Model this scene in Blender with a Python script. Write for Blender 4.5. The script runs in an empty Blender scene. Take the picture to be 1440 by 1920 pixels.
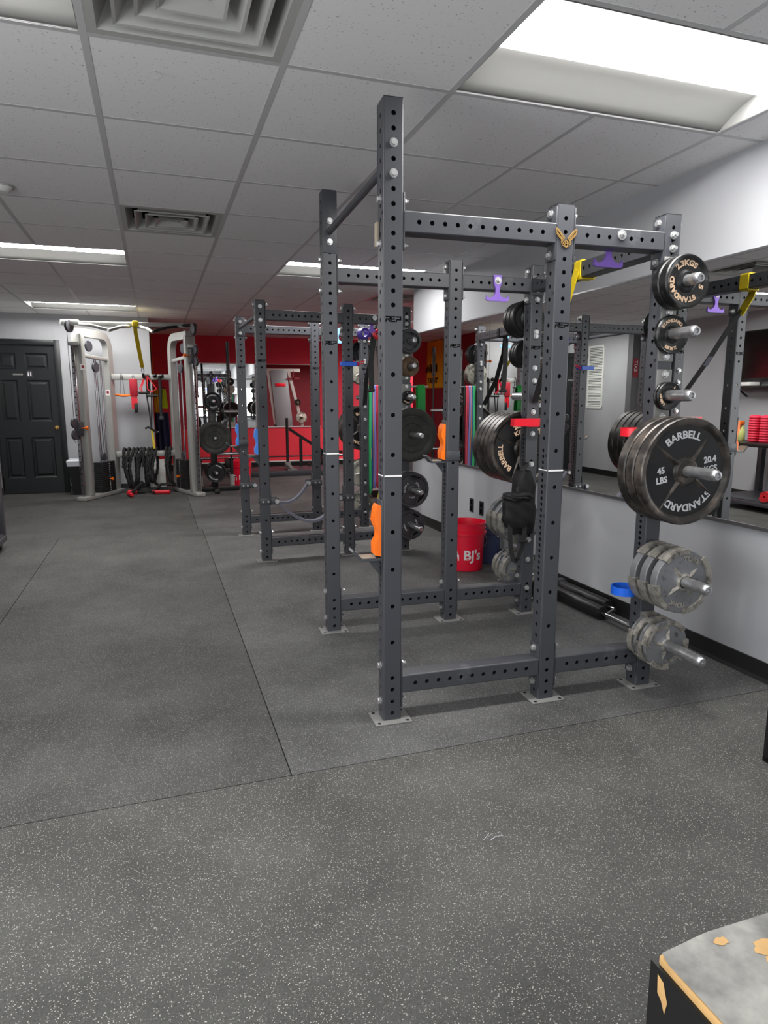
import bpy, bmesh, math, random
from mathutils import Matrix, Vector
random.seed(7)
C = bpy.context.scene.collection
PI = math.pi
SC = bpy.context.scene

# ------------------------------------------------------------------ camera
cam_d = bpy.data.cameras.new('camera')
cam_d.sensor_fit = 'VERTICAL'; cam_d.sensor_height = 24.0
cam_d.lens = 1248.35 / 1920 * 24.0
cam_d.clip_start = 0.02
cam = bpy.data.objects.new('camera', cam_d); C.objects.link(cam)
YAW, PITCH, CAMH = 0.3270, 0.1682, 1.3063
fw = Vector((math.sin(YAW) * math.cos(PITCH), math.cos(YAW) * math.cos(PITCH), -math.sin(PITCH)))
rt = Vector((math.cos(YAW), -math.sin(YAW), 0)); up = rt.cross(fw)
cam.matrix_world = Matrix(((rt.x, up.x, -fw.x, 0), (rt.y, up.y, -fw.y, 0), (rt.z, up.z, -fw.z, CAMH), (0, 0, 0, 1)))
SC.camera = cam
# ------------------------------------------------------------------ world, exposure
W = bpy.data.worlds.new('world'); SC.world = W; W.use_nodes = True
W.node_tree.nodes['Background'].inputs[0].default_value = (0.5, 0.5, 0.52, 1)
W.node_tree.nodes['Background'].inputs[1].default_value = 0.02
LAMP = 55.0
# added daylight behind the camera, from a guessed, unseen window
day_fill_d = bpy.data.lights.new('added_daylight', 'AREA'); day_fill_d.shape = 'RECTANGLE'; day_fill_d.size = 4.2; day_fill_d.size_y = 1.5
day_fill_d.energy = 58.0; day_fill_d.color = (0.95, 0.98, 1.0)
day_fill = bpy.data.objects.new('added_daylight', day_fill_d); C.objects.link(day_fill)
day_fill.location = (0.2, -3.18, 1.35); day_fill.rotation_euler = (PI / 2 + 0.12, 0, 0)
# added daylight left of the camera to brighten the right wall, source unseen
day_fill2_d = bpy.data.lights.new('added_daylight', 'AREA'); day_fill2_d.shape = 'RECTANGLE'; day_fill2_d.size = 3.0; day_fill2_d.size_y = 1.6
day_fill2_d.energy = 85.0; day_fill2_d.color = (0.96, 0.98, 1.0)
day_fill2 = bpy.data.objects.new('added_daylight', day_fill2_d); C.objects.link(day_fill2)
day_fill2.location = (-2.185, 0.3, 1.25); day_fill2.rotation_euler = (PI / 2, 0, -PI / 2)
SC.view_settings.view_transform = 'Standard'; SC.view_settings.look = 'None'
SC.view_settings.exposure = 0.0; SC.view_settings.gamma = 1.0; SC.view_settings.use_curve_mapping = False
SC.cycles.max_bounces = 10; SC.cycles.diffuse_bounces = 6; SC.cycles.glossy_bounces = 6
SC.cycles.sample_clamp_indirect = 6.0; SC.cycles.caustics_reflective = False; SC.cycles.caustics_refractive = False
SC.cycles.use_denoising = True

# ------------------------------------------------------------------ materials
def s2l(c):
    c = c / 255.0
    return c / 12.92 if c <= 0.04045 else ((c + 0.055) / 1.055) ** 2.4
def rgb(r, g, b): return (s2l(r), s2l(g), s2l(b), 1)
def mat(name, col, rough=0.5, metal=0.0, spec=0.5, noise=0.0, nscale=30.0, bump=0.0, bscale=200.0, emit=None, estr=0.0):
    m = bpy.data.materials.new(name); m.use_nodes = True
    nt = m.node_tree; b = nt.nodes['Principled BSDF']
    b.inputs['Base Color'].default_value = col
    b.inputs['Roughness'].default_value = rough; b.inputs['Metallic'].default_value = metal
    b.inputs['Specular IOR Level'].default_value = spec
    if emit:
        b.inputs['Emission Color'].default_value = emit; b.inputs['Emission Strength'].default_value = estr
    if noise or bump:
        tc = nt.nodes.new('ShaderNodeTexCoord')
    if noise:
        n = nt.nodes.new('ShaderNodeTexNoise'); n.inputs['Scale'].default_value = nscale; n.inputs['Detail'].default_value = 5
        nt.links.new(tc.outputs['Object'], n.inputs['Vector'])
        mr = nt.nodes.new('ShaderNodeMapRange')
        mr.inputs[1].default_value = 0.3; mr.inputs[2].default_value = 0.7
        mr.inputs[3].default_value = 1 - noise; mr.inputs[4].default_value = 1 + noise
        nt.links.new(n.outputs['Fac'], mr.inputs[0])
        mx = nt.nodes.new('ShaderNodeMix'); mx.data_type = 'RGBA'; mx.blend_type = 'MULTIPLY'; mx.inputs[0].default_value = 1
        mx.inputs[6].default_value = col; nt.links.new(mr.outputs[0], mx.inputs[7])
        nt.links.new(mx.outputs[2], b.inputs['Base Color'])
    if bump:
        n2 = nt.nodes.new('ShaderNodeTexNoise'); n2.inputs['Scale'].default_value = bscale; n2.inputs['Detail'].default_value = 3
        nt.links.new(tc.outputs['Object'], n2.inputs['Vector'])
        bp = nt.nodes.new('ShaderNodeBump'); bp.inputs['Strength'].default_value = bump; bp.inputs['Distance'].default_value = 0.002
        nt.links.new(n2.outputs['Fac'], bp.inputs['Height']); nt.links.new(bp.outputs[0], b.inputs['Normal'])
    return m
def mat_patch(name, c1, c2, scale, lo, hi, rough=0.5, metal=0.0, bump=0.0):
    """two-tone worn surface: noise picks where colour 2 shows"""
    m = bpy.data.materials.new(name); m.use_nodes = True
    nt = m.node_tree; b = nt.nodes['Principled BSDF']
    tc = nt.nodes.new('ShaderNodeTexCoord'); n = nt.nodes.new('ShaderNodeTexNoise')
    n.inputs['Scale'].default_value = scale; n.inputs['Detail'].default_value = 6; n.inputs['Roughness'].default_value = 0.6
    nt.links.new(tc.outputs['Object'], n.inputs['Vector'])
    r = nt.nodes.new('ShaderNodeValToRGB'); r.color_ramp.elements[0].position = lo; r.color_ramp.elements[1].position = hi
    r.color_ramp.elements[0].color = c1; r.color_ramp.elements[1].color = c2
    nt.links.new(n.outputs['Fac'], r.inputs[0]); nt.links.new(r.outputs[0], b.inputs['Base Color'])
    b.inputs['Roughness'].default_value = rough; b.inputs['Metallic'].default_value = metal
    if bump:
        bp = nt.nodes.new('ShaderNodeBump'); bp.inputs['Strength'].default_value = bump; bp.inputs['Distance'].default_value = 0.003
        nt.links.new(n.outputs['Fac'], bp.inputs['Height']); nt.links.new(bp.outputs[0], b.inputs['Normal'])
    return m
def mat_rubber(name, base, sp1, sp2, scale, thr):
    m = bpy.data.materials.new(name); m.use_nodes = True
    nt = m.node_tree; N = nt.nodes; Lk = nt.links; b = N['Principled BSDF']
    tc = N.new('ShaderNodeTexCoord')
    v = N.new('ShaderNodeTexVoronoi'); v.inputs['Scale'].default_value = scale
    Lk.new(tc.outputs['Object'], v.inputs['Vector'])
    sep = N.new('ShaderNodeSeparateColor'); Lk.new(v.outputs['Color'], sep.inputs[0])
    gt = N.new('ShaderNodeMath'); gt.operation = 'GREATER_THAN'; gt.inputs[1].default_value = thr; Lk.new(sep.outputs[0], gt.inputs[0])
    lt = N.new('ShaderNodeMath'); lt.operation = 'LESS_THAN'; lt.inputs[1].default_value = 0.42; Lk.new(v.outputs['Distance'], lt.inputs[0])
    ml = N.new('ShaderNodeMath'); ml.operation = 'MULTIPLY'; Lk.new(gt.outputs[0], ml.inputs[0]); Lk.new(lt.outputs[0], ml.inputs[1])
    spk = N.new('ShaderNodeMix'); spk.data_type = 'RGBA'; spk.inputs[6].default_value = sp1; spk.inputs[7].default_value = sp2
    Lk.new(sep.outputs[1], spk.inputs[0])
    g = N.new('ShaderNodeTexNoise'); g.inputs['Scale'].default_value = 160; g.inputs['Detail'].default_value = 4; g.inputs['Roughness'].default_value = 0.7
    Lk.new(tc.outputs['Object'], g.inputs['Vector'])
    g2 = N.new('ShaderNodeTexNoise'); g2.inputs['Scale'].default_value = 1.6; g2.inputs['Detail'].default_value = 7; g2.inputs['Roughness'].default_value = 0.65
    Lk.new(tc.outputs['Object'], g2.inputs['Vector'])
    ad = N.new('ShaderNodeMath'); ad.operation = 'MULTIPLY'; Lk.new(g.outputs[0], ad.inputs[0]); Lk.new(g2.outputs[0], ad.inputs[1])
    mr = N.new('ShaderNodeMapRange'); mr.inputs[1].default_value = 0.12; mr.inputs[2].default_value = 0.38; mr.inputs[3].default_value = 0.45; mr.inputs[4].default_value = 1.6
    Lk.new(ad.outputs[0], mr.inputs[0])
    bm_ = N.new('ShaderNodeMix'); bm_.data_type = 'RGBA'; bm_.blend_type = 'MULTIPLY'; bm_.inputs[0].default_value = 1; bm_.inputs[6].default_value = base
    Lk.new(mr.outputs[0], bm_.inputs[7])
    fin = N.new('ShaderNodeMix'); fin.data_type = 'RGBA'; Lk.new(ml.outputs[0], fin.inputs[0]); Lk.new(bm_.outputs[2], fin.inputs[6]); Lk.new(spk.outputs[2], fin.inputs[7])
    Lk.new(fin.outputs[2], b.inputs['Base Color']); b.inputs['Roughness'].default_value = 0.72; b.inputs['Specular IOR Level'].default_value = 0.35
    bp = N.new('ShaderNodeBump'); bp.inputs['Strength'].default_value = 0.35; bp.inputs['Distance'].default_value = 0.002
    Lk.new(g.outputs[0], bp.inputs['Height']); Lk.new(bp.outputs[0], b.inputs['Normal'])
    return m
def mat_tile(name):
    m = bpy.data.materials.new(name); m.use_nodes = True
    nt = m.node_tree; N = nt.nodes; Lk = nt.links; b = N['Principled BSDF']
    tc = N.new('ShaderNodeTexCoord')
    v = N.new('ShaderNodeTexNoise'); v.inputs['Scale'].default_value = 95; v.inputs['Detail'].default_value = 2.5; v.inputs['Roughness'].default_value = 0.55
    Lk.new(tc.outputs['Object'], v.inputs['Vector'])
    r = N.new('ShaderNodeValToRGB'); r.color_ramp.elements[0].position = 0.28; r.color_ramp.elements[1].position = 0.36
    r.color_ramp.elements[0].color = rgb(176, 172, 168); r.color_ramp.elements[1].color = rgb(240, 239, 239)
    Lk.new(v.outputs[0], r.inputs[0]); Lk.new(r.outputs[0], b.inputs['Base Color'])
    b.inputs['Roughness'].default_value = 0.95; b.inputs['Specular IOR Level'].default_value = 0.1
    return m

M = {}
M['floor_a'] = mat_rubber('rubber_coarse', rgb(68, 68, 67), rgb(118, 116, 113), rgb(160, 154, 146), 330, 0.80)
M['floor_b'] = mat_rubber('rubber_fine', rgb(80, 80, 80), rgb(128, 128, 128), rgb(178, 176, 174), 340, 0.86)
M['floor_c'] = mat_rubber('rubber_speckled', rgb(72, 72, 70), rgb(124, 124, 120), rgb(192, 188, 180), 330, 0.83)
M['gap'] = mat('floor_gap', rgb(22, 22, 22), 0.9)
M['wall'] = mat('painted_wall', rgb(172, 173, 177), 0.75, noise=0.02, nscale=3)
M['jog'] = mat('jog_dark_grey', rgb(98, 98, 100), 0.7)
M['red_dark'] = mat('back_wall_upper_red', rgb(208, 44, 66), 0.7, noise=0.04, nscale=3)
M['red_bright'] = mat('back_wall_lower_red', rgb(252, 58, 74), 0.5, noise=0.03, nscale=3)
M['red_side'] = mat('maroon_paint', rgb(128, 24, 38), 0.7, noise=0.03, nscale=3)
M['base'] = mat('black_vinyl_base', rgb(26, 26, 26), 0.45)
M['tile'] = mat_tile('ceiling_tile')
M['tbar'] = mat('tbar_paint', rgb(196, 196, 196), 0.5)
M['white'] = mat('white_enamel', rgb(232, 232, 228), 0.45)
M['lens'] = mat('lamp_lens', (1, 1, 1, 1), 0.5, emit=(1.0, 0.985, 0.96, 1), estr=LAMP)
M['reflector'] = mat('satin_reflector', rgb(120, 120, 118), 0.5)
M['vent'] = mat('vent_enamel', rgb(176, 176, 172), 0.5)
M['dark'] = mat('dark_void', rgb(10, 10, 10), 0.9)
M['mirror'] = mat('mirror_silver', (0.93, 0.945, 0.93, 1), 0.0, metal=1.0)
M['alu'] = mat('aluminium', rgb(150, 150, 152), 0.3, metal=0.9)
M['rack'] = mat_patch('matte_black_steel', rgb(62, 63, 68), rgb(96, 97, 101), 5.5, 0.66, 0.80, 0.40)
M['plate_steel'] = mat('grey_steel_plate', rgb(128, 128, 126), 0.5, metal=0.2)
M['bolt'] = mat('zinc_bolt', rgb(196, 196, 196), 0.35, metal=0.75)
M['chrome'] = mat('chrome', rgb(175, 175, 178), 0.16, metal=1.0)
M['peg'] = mat('dark_chrome', rgb(176, 176, 178), 0.30, metal=0.85, noise=0.2, nscale=40)
M['black'] = mat('black_plastic', rgb(20, 20, 21), 0.4)
M['ink'] = mat('black_ink', rgb(6, 6, 7), 0.9, spec=0.05)
M['p45'] = mat('black_iron', rgb(17, 17, 19), 0.42, spec=0.35, noise=0.15, nscale=25)
M['p45rim'] = mat_patch('worn_iron_rim', rgb(40, 37, 35), rgb(112, 102, 94), 12, 0.45, 0.78, 0.36, 0.3)
M['psmall'] = mat_patch('chalky_black_iron', rgb(20, 20, 21), rgb(88, 88, 88), 30, 0.55, 0.80, 0.35, 0.2)
M['york'] = mat_patch('grey_iron', rgb(118, 119, 122), rgb(48, 48, 48), 24, 0.56, 0.74, 0.45, 0.35, bump=0.4)
M['york_rim'] = mat_patch('worn_grey_rim', rgb(152, 148, 140), rgb(66, 64, 60), 26, 0.45, 0.7, 0.45, 0.4, bump=0.3)
M['york_pale'] = mat_patch('pale_iron', rgb(176, 172, 160), rgb(104, 100, 94), 12, 0.48, 0.72, 0.5, 0.2)
M['rust'] = mat_patch('rusty_iron', rgb(96, 74, 52), rgb(58, 48, 40), 20, 0.4, 0.7, 0.6, 0.2)
M['rubberp'] = mat_patch('black_rubber', rgb(34, 34, 33), rgb(62, 62, 56), 9, 0.45, 0.75, 0.6, 0.0)
M['grip'] = mat('grip_plate_iron', rgb(50, 50, 53), 0.45, noise=0.12, nscale=15)
M['txt_grey'] = mat('grey_lettering', rgb(200, 200, 204), 0.5)
M['txt_tan'] = mat('tan_lettering', rgb(228, 196, 164), 0.5)
M['txt_white'] = mat('white_lettering', rgb(238, 236, 236), 0.5)
M['red'] = mat('red_plastic', rgb(226, 22, 44), 0.35)
M['bucket'] = mat('red_bucket_plastic', rgb(236, 18, 54), 0.4)
M['blue'] = mat('blue_plastic', rgb(26, 96, 214), 0.35)
M['orange'] = mat('orange_plastic', rgb(250, 116, 14), 0.4)
M['jblue'] = mat('blue_guard_plastic', rgb(70, 140, 232), 0.4)
M['purple'] = mat('purple_plastic', rgb(140, 104, 204), 0.4)
M['violet'] = mat('violet_plastic', rgb(84, 60, 170), 0.4)
M['yellow'] = mat('yellow_webbing', rgb(226, 196, 20), 0.6)
M['webbing'] = mat('black_webbing', rgb(28, 28, 29), 0.75, bump=0.3, bscale=400)
M['greyweb'] = mat('grey_webbing', rgb(96, 96, 108), 0.7, bump=0.3, bscale=300)
M['nylon'] = mat('black_nylon', rgb(19, 19, 21), 0.65, spec=0.3, bump=0.5, bscale=40)
M['tan'] = mat('tan_pad', rgb(150, 138, 122), 0.6)
M['brass'] = mat('brass', rgb(196, 158, 96), 0.35, metal=0.7)
M['doorblack'] = mat('black_door_paint', rgb(20, 23, 26), 0.42)
M['silver'] = mat('silver_powder_coat', rgb(176, 176, 172), 0.38, metal=0.35)
M['dkgrey'] = mat('dark_grey_plastic', rgb(62, 62, 68), 0.45)
M['stack'] = mat('black_weight_stack', rgb(36, 36, 38), 0.45)
M['green'] = mat('green_latex', rgb(60, 190, 118), 0.5)
M['bandblue'] = mat('blue_latex', rgb(36, 70, 140), 0.5)
M['lilac'] = mat('lilac_latex', rgb(132, 128, 196), 0.5)
M['bandred'] = mat('red_latex', rgb(206, 60, 84), 0.5)
M['bandorange'] = mat('orange_latex', rgb(222, 150, 80), 0.5)
M['navy'] = mat('navy_cloth', rgb(24, 30, 62), 0.8)
M['mustard'] = mat('mustard_cloth', rgb(214, 164, 26), 0.8)
M['lime'] = mat('lime_cloth', rgb(186, 196, 24), 0.8)
M['bag'] = mat('white_liner', rgb(212, 214, 222), 0.4)
M['boxtop'] = mat_patch('worn_plywood_top', rgb(168, 166, 160), rgb(108, 108, 106), 7, 0.40, 0.66, 0.6)
M['boxwood'] = mat('bare_plywood', rgb(200, 160, 104), 0.7, noise=0.15, nscale=20)
M['boxside'] = mat('black_painted_ply', rgb(13, 14, 13), 0.55)
M['screen'] = mat('television_screen', rgb(8, 8, 9), 0.12)
M['matred'] = mat('red_foam', rgb(232, 40, 50), 0.6)
M['pinkred'] = mat('red_roller_foam', rgb(222, 38, 70), 0.55)
M['sprayliq'] = mat('pale_green_liquid', rgb(206, 214, 130), 0.3)
M['signred'] = mat('dark_red_sign', rgb(150, 26, 40), 0.5)
M['skyblue'] = mat('light_blue_plastic', rgb(120, 180, 240), 0.4)

# ------------------------------------------------------------------ mesh helpers
class MB:
    def __init__(s): s.v = []; s.f = []; s.mi = []
    def add(s, vs, fs, mi=0, X=None):
        o = len(s.v)
        s.v += [tuple(X @ Vector(p)) if X else tuple(p) for p in vs]
        s.f += [tuple(i + o for i in f) for f in fs]; s.mi += [mi] * len(fs)
        return s
    def box(s, c, d, mi=0, X=None, bev=0.0):
        hx, hy, hz = d[0] / 2, d[1] / 2, d[2] / 2
        if bev <= 0:
            vs = [(c[0] + a * hx, c[1] + b * hy, c[2] + e * hz) for a in (-1, 1) for b in (-1, 1) for e in (-1, 1)]
            return s.add(vs, [(0, 1, 3, 2), (4, 6, 7, 5), (0, 4, 5, 1), (2, 3, 7, 6), (0, 2, 6, 4), (1, 5, 7, 3)], mi, X)
        bm = bmesh.new(); bmesh.ops.create_cube(bm, size=1)
        for v in bm.verts: v.co = Vector((c[0] + v.co.x * d[0], c[1] + v.co.y * d[1], c[2] + v.co.z * d[2]))
        bmesh.ops.bevel(bm, geom=bm.edges[:], offset=bev, segments=2, affect='EDGES', profile=0.5)
        bm.verts.index_update()
        s.add([v.co[:] for v in bm.verts], [[v.index for v in f.verts] for f in bm.faces], mi, X); bm.free(); return s
    def bar(s, p0, p1, w, h, mi=0, upv=(0, 0, 1), bev=0.0):
        p0, p1 = Vector(p0), Vector(p1); z = (p1 - p0); L = z.length; z.normalize()
        x = Vector(upv).cross(z)
        if x.length < 1e-4: x = Vector((1, 0, 0)).cross(z)
        x.normalize(); y = z.cross(x); m = (p0 + p1) / 2
        X = Matrix(((x.x, y.x, z.x, m.x), (x.y, y.y, z.y, m.y), (x.z, y.z, z.z, m.z), (0, 0, 0, 1)))
        return s.box((0, 0, 0), (w, h, L), mi, X, bev)
    def lathe(s, prof, origin=(0, 0, 0), axis=(0, 0, 1), n=24, mi=0, closed=False):
        """prof: list of (radius, height along axis)"""
        a = Vector(axis).normalized(); q = Vector((0, 0, 1)).rotation_difference(a).to_matrix().to_4x4()
        X = Matrix.Translation(Vector(origin)) @ q
        vs = []; fs = []; k = len(prof)
        for r, h in prof:
            for i in range(n): vs.append((r * math.cos(2 * PI * i / n), r * math.sin(2 * PI * i / n), h))
        rng = range(k if closed else k - 1)
        for j in rng:
            j2 = (j + 1) % k
            for i in range(n):
                i2 = (i + 1) % n; fs.append((j * n + i, j * n + i2, j2 * n + i2, j2 * n + i))
        if not closed:
            if prof[0][0] > 1e-5: fs.append(tuple(range(n - 1, -1, -1)))
            if prof[-1][0] > 1e-5: fs.append(tuple((k - 1) * n + i for i in range(n)))
        return s.add(vs, fs, mi, X)
    def cyl(s, p0, p1, r, n=16, mi=0, r2=None):
        p0, p1 = Vector(p0), Vector(p1)
        return s.lathe([(r, 0), (r if r2 is None else r2, (p1 - p0).length)], p0, p1 - p0, n, mi)
    def tube(s, pts, r, n=8, mi=0, closed=False, caps=True):
        P = [Vector(p) for p in pts]; k = len(P); vs = []; fs = []
        ref = None
        for i in range(k):
            if closed: t = P[(i + 1) % k] - P[i - 1]
            else: t = P[min(i + 1, k - 1)] - P[max(i - 1, 0)]
            t.normalize()
            if ref is None:
                ref = t.orthogonal().normalized()
            ref = (ref - t * ref.dot(t)).normalized(); b = t.cross(ref)
            rr = r[i] if isinstance(r, (list, tuple)) else r
            for j in range(n):
                a = 2 * PI * j / n; vs.append(tuple(P[i] + (ref * math.cos(a) + b * math.sin(a)) * rr))
        for i in range(k if closed else k - 1):
            i2 = (i + 1) % k
            for j in range(n):
                j2 = (j + 1) % n; fs.append((i * n + j, i * n + j2, i2 * n + j2, i2 * n + j))
        if caps and not closed:
            fs.append(tuple(range(n - 1, -1, -1))); fs.append(tuple((k - 1) * n + j for j in range(n)))
        return s.add(vs, fs, mi)
    def ribbon(s, pts, wid, w, t, mi=0, closed=False):
        """flat strap of width w along wid (vector or list), thickness t"""
        P = [Vector(p) for p in pts]; k = len(P); vs = []; fs = []
        for i in range(k):
            if closed: tg = (P[(i + 1) % k] - P[i - 1]).normalized()
            else: tg = (P[min(i + 1, k - 1)] - P[max(i - 1, 0)]).normalized()
            wd = Vector(wid[i] if isinstance(wid, list) else wid); wd = (wd - tg * wd.dot(tg)).normalized()
            nn = tg.cross(wd)
            for a, b in ((-1, -1), (1, -1), (1, 1), (-1, 1)):
                vs.append(tuple(P[i] + wd * a * w / 2 + nn * b * t / 2))
        for i in range(k if closed else k - 1):
            i2 = (i + 1) % k
            for j in range(4):
                j2 = (j + 1) % 4; fs.append((i * 4 + j, i * 4 + j2, i2 * 4 + j2, i2 * 4 + j))
        if not closed: fs += [(3, 2, 1, 0), tuple((k - 1) * 4 + j for j in range(4))]
        return s.add(vs, fs, mi)
    def prism(s, poly, d, X=None, mi=0, mi_side=None):
        """polygon in local xy, extruded from z=0 to d"""
        n = len(poly)
        vs = [(p[0], p[1], 0) for p in poly] + [(p[0], p[1], d) for p in poly]
        s.add(vs, [tuple(range(n - 1, -1, -1)), tuple(range(n, 2 * n))], mi, X)
        o = len(s.v) - 2 * n
        for i in range(n):
            j = (i + 1) % n; s.f.append((o + i, o + j, o + n + j, o + n + i)); s.mi.append(mi if mi_side is None else mi_side)
        return s
    def mesh(s, name, mats, smooth=True, angle=35):
        me = bpy.data.meshes.new(name); me.from_pydata(s.v, [], s.f)
        for m in (mats if isinstance(mats, (list, tuple)) else [mats]): me.materials.append(m)
        me.polygons.foreach_set('material_index', s.mi)
        if smooth:
            me.polygons.foreach_set('use_smooth', [True] * len(me.polygons)); me.update()
            me.set_sharp_from_angle(angle=math.radians(angle))
        me.update(); return me
    def build(s, name, mats, parent=None, loc=(0, 0, 0), rot=(0, 0, 0), **k):
        return put(name, s.mesh(name, mats, **k), parent, loc, rot)
def put(name, me, parent=None, loc=(0, 0, 0), rot=(0, 0, 0)):
    o = bpy.data.objects.new(name, me); C.objects.link(o)
    o.location = loc; o.rotation_euler = rot
    if parent: o.parent = parent
    return o
def thing(name, label, cat, loc=(0, 0, 0), rz=0.0, group=None, rot=None):
    o = bpy.data.objects.new(name, None); C.objects.link(o); o.empty_display_size = 0.05
    o.location = loc; o.rotation_euler = rot if rot else (0, 0, rz)
    return tag(o, label, cat, group)
def tag(o, label, cat, group=None):
    o['label'] = label; o['category'] = cat
    if group: o['group'] = group
    return o
def struct(o):
    o['kind'] = 'structure'; return o
def plabel(o, t):
    o['label'] = t; return o
def frame(x, y, o):
    """matrix whose local x, y run along x, y (vectors), origin o"""
    x = Vector(x).normalized(); y = Vector(y).normalized(); z = x.cross(y)
    return Matrix(((x.x, y.x, z.x, o[0]), (x.y, y.y, z.y, o[1]), (x.z, y.z, z.z, o[2]), (0, 0, 0, 1)))
_tc = {}
def text_geo(t, size, bold=0.0):
    k = (t, size, bold)
    if k in _tc: return _tc[k]
    cu = bpy.data.curves.new('t', 'FONT'); cu.body = t; cu.size = size; cu.align_x = 'CENTER'; cu.resolution_u = 3; cu.offset = bold
    ob = bpy.data.objects.new('t', cu); C.objects.link(ob)
    dg = bpy.context.evaluated_depsgraph_get(); ev = ob.evaluated_get(dg); me = ev.to_mesh()
    r = ([tuple(v.co) for v in me.vertices], [tuple(p.vertices) for p in me.polygons])
    ev.to_mesh_clear(); bpy.data.objects.remove(ob); bpy.data.curves.remove(cu)
    _tc[k] = r; return r
def arc_text(mb, t, size, R, a0, y, bold=0.0, mi=0, stretch=1.0):
    """lettering round a disc facing -y; a0 = clockwise angle of its middle from the top"""
    vs, fs = text_geo(t, size, bold)
    o = [((R + v[1]) * math.sin(a0 + v[0] * stretch / R), y, (R + v[1]) * math.cos(a0 + v[0] * stretch / R)) for v in vs]
    return mb.add(o, fs, mi)
def flat_text(mb, t, size, X, bold=0.0, mi=0, sx=1.0):
    vs, fs = text_geo(t, size, bold)
    return mb.add([(v[0] * sx, v[1], 0) for v in vs], fs, mi, X)
def rotY(a, p):
    return (p[0] * math.cos(a) + p[2] * math.sin(a), p[1], -p[0] * math.sin(a) + p[2] * math.cos(a))

# ------------------------------------------------------------------ room shell
ZC = 2.44; WR = 2.63; YB = 12.8; YD = 10.3; XC = -0.03; YE = 6.78; XE = 6.3; YN = -3.2
XL1, XL2, YJ = -2.20, -2.06, 9.1
def wall(name, pts, m, z0=0.0, z1=ZC, t=0.12):
    """vertical slab with its room face on the line p0-p1, thickness to the left of travel"""
    (x0, y0), (x1, y1) = pts; d = Vector((x1 - x0, y1 - y0, 0)).normalized(); n = Vector((-d.y, d.x, 0)) * t
    mb = MB(); vs = []
    for z in (z0, z1):
        vs += [(x0, y0, z), (x1, y1, z), (x1 + n.x, y1 + n.y, z), (x0 + n.x, y0 + n.y, z)]
    mb.add(vs, [(0, 1, 5, 4), (1, 2, 6, 5), (2, 3, 7, 6), (3, 0, 4, 7), (3, 2, 1, 0), (4, 5, 6, 7)])
    return struct(mb.build(name, m, smooth=False))
# floor: sub-floor with rubber slabs laid with thin seams
mb = MB(); mb.box((1.9, 4.8, -0.03), (8.9, 17.0, 0.02), 3)
def slab(x0, x1, y0, y1, mi, top=0.0):
    g = 0.0022
    mb.box(((x0 + x1) / 2, (y0 + y1) / 2, (top - 0.02) / 2), (x1 - x0 - 2 * g, y1 - y0 - 2 * g, 0.02 + top), mi)
SY = 2.145
slab(-2.5, -0.935, SY, 6.9, 0); slab(-0.935, 0.385, SY, 6.9, 0); slab(-2.5, 0.345, 6.9, 12.8, 0)
slab(0.385, 2.8, SY, 6.9, 1); slab(0.345, 6.4, 6.9, 12.8, 1)
slab(-2.5, 2.8, -3.3, SY, 2)
for a, b, w_ in (((0.865, 1.615), (0.895, 1.64), 0.0022), ((0.88, 1.605), (0.905, 1.618), 0.003), ((0.90, 1.618), (0.93, 1.616), 0.0022), ((0.85, 1.63), (0.858, 1.645), 0.002)):
    d_ = (Vector(b) - Vector(a)).normalized() * w_ / 2
    mb.add([(a[0], a[1], 0.0004), (b[0] + d_.y, b[1] - d_.x, 0.0004), (b[0], b[1], 0.0004), (a[0] - d_.y, a[1] + d_.x, 0.0004)], [(0, 1, 2, 3)], 4)
struct(mb.build('floor', [M['floor_a'], M['floor_b'], M['floor_c'], M['gap'], M['bag']], smooth=False))
# ceiling: lay-in tiles, cells left open for lamps and diffusers
XK = lambda k: 0.48 + 0.632 * k
YK = lambda k: 1.84 + 0.657 * k
LAMPS = [(1, 0), (1, 6), (-3, 0), (-3, 6), (-3, 11), (1, -6), (-3, -6), (5, 11), (7, 11), (6, 13), (7, 15)]
DIFF = [(-1, 0), (-1, 4), (3, 8)]
open_cells = set()
for i, j in LAMPS: open_cells |= {(i, j), (i + 1, j)}
for c in DIFF: open_cells.add(c)
mb = MB()
for i in range(-5, 10):
    for j in range(-9, 18):
        if (i, j) in open_cells: continue
        x0, x1, y0, y1 = max(XK(i), -2.5), min(XK(i + 1), 6.4), max(YK(j), -3.4), min(YK(j + 1), 13.0)
        if x1 <= x0 or y1 <= y0: continue
        mb.box(((x0 + x1) / 2, (y0 + y1) / 2, ZC + 0.008), (x1 - x0, y1 - y0, 0.016))
struct(mb.build('ceiling', M['tile'], smooth=False))
mb = MB()
for i in range(-5, 10):
    if -2.4 < XK(i) < 6.25:
        cuts = sorted(j for a, j in LAMPS if a + 1 == i); y0 = -3.35
        for j in cuts + [None]:
            y1 = 12.95 if j is None else YK(j)
            mb.box((XK(i), (y0 + y1) / 2, ZC - 0.0004), (0.024, y1 - y0, 0.002))
            if j is not None: y0 = YK(j + 1)
for j in range(-9, 18):
    y = YK(j)
    if not -3.3 < y < 12.9: continue
    segs = [(-2.5, 5.0)]
    mb.box((1.95, y, ZC - 0.0002), (8.9, 0.022, 0.002))
struct(mb.build('trim_1', M['tbar'], smooth=False))
mb = MB(); mb.box((1.95, 4.8, ZC + 0.35), (9.2, 17, 0.02)); struct(mb.build('trim_2', M['dark'], smooth=False))
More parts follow.
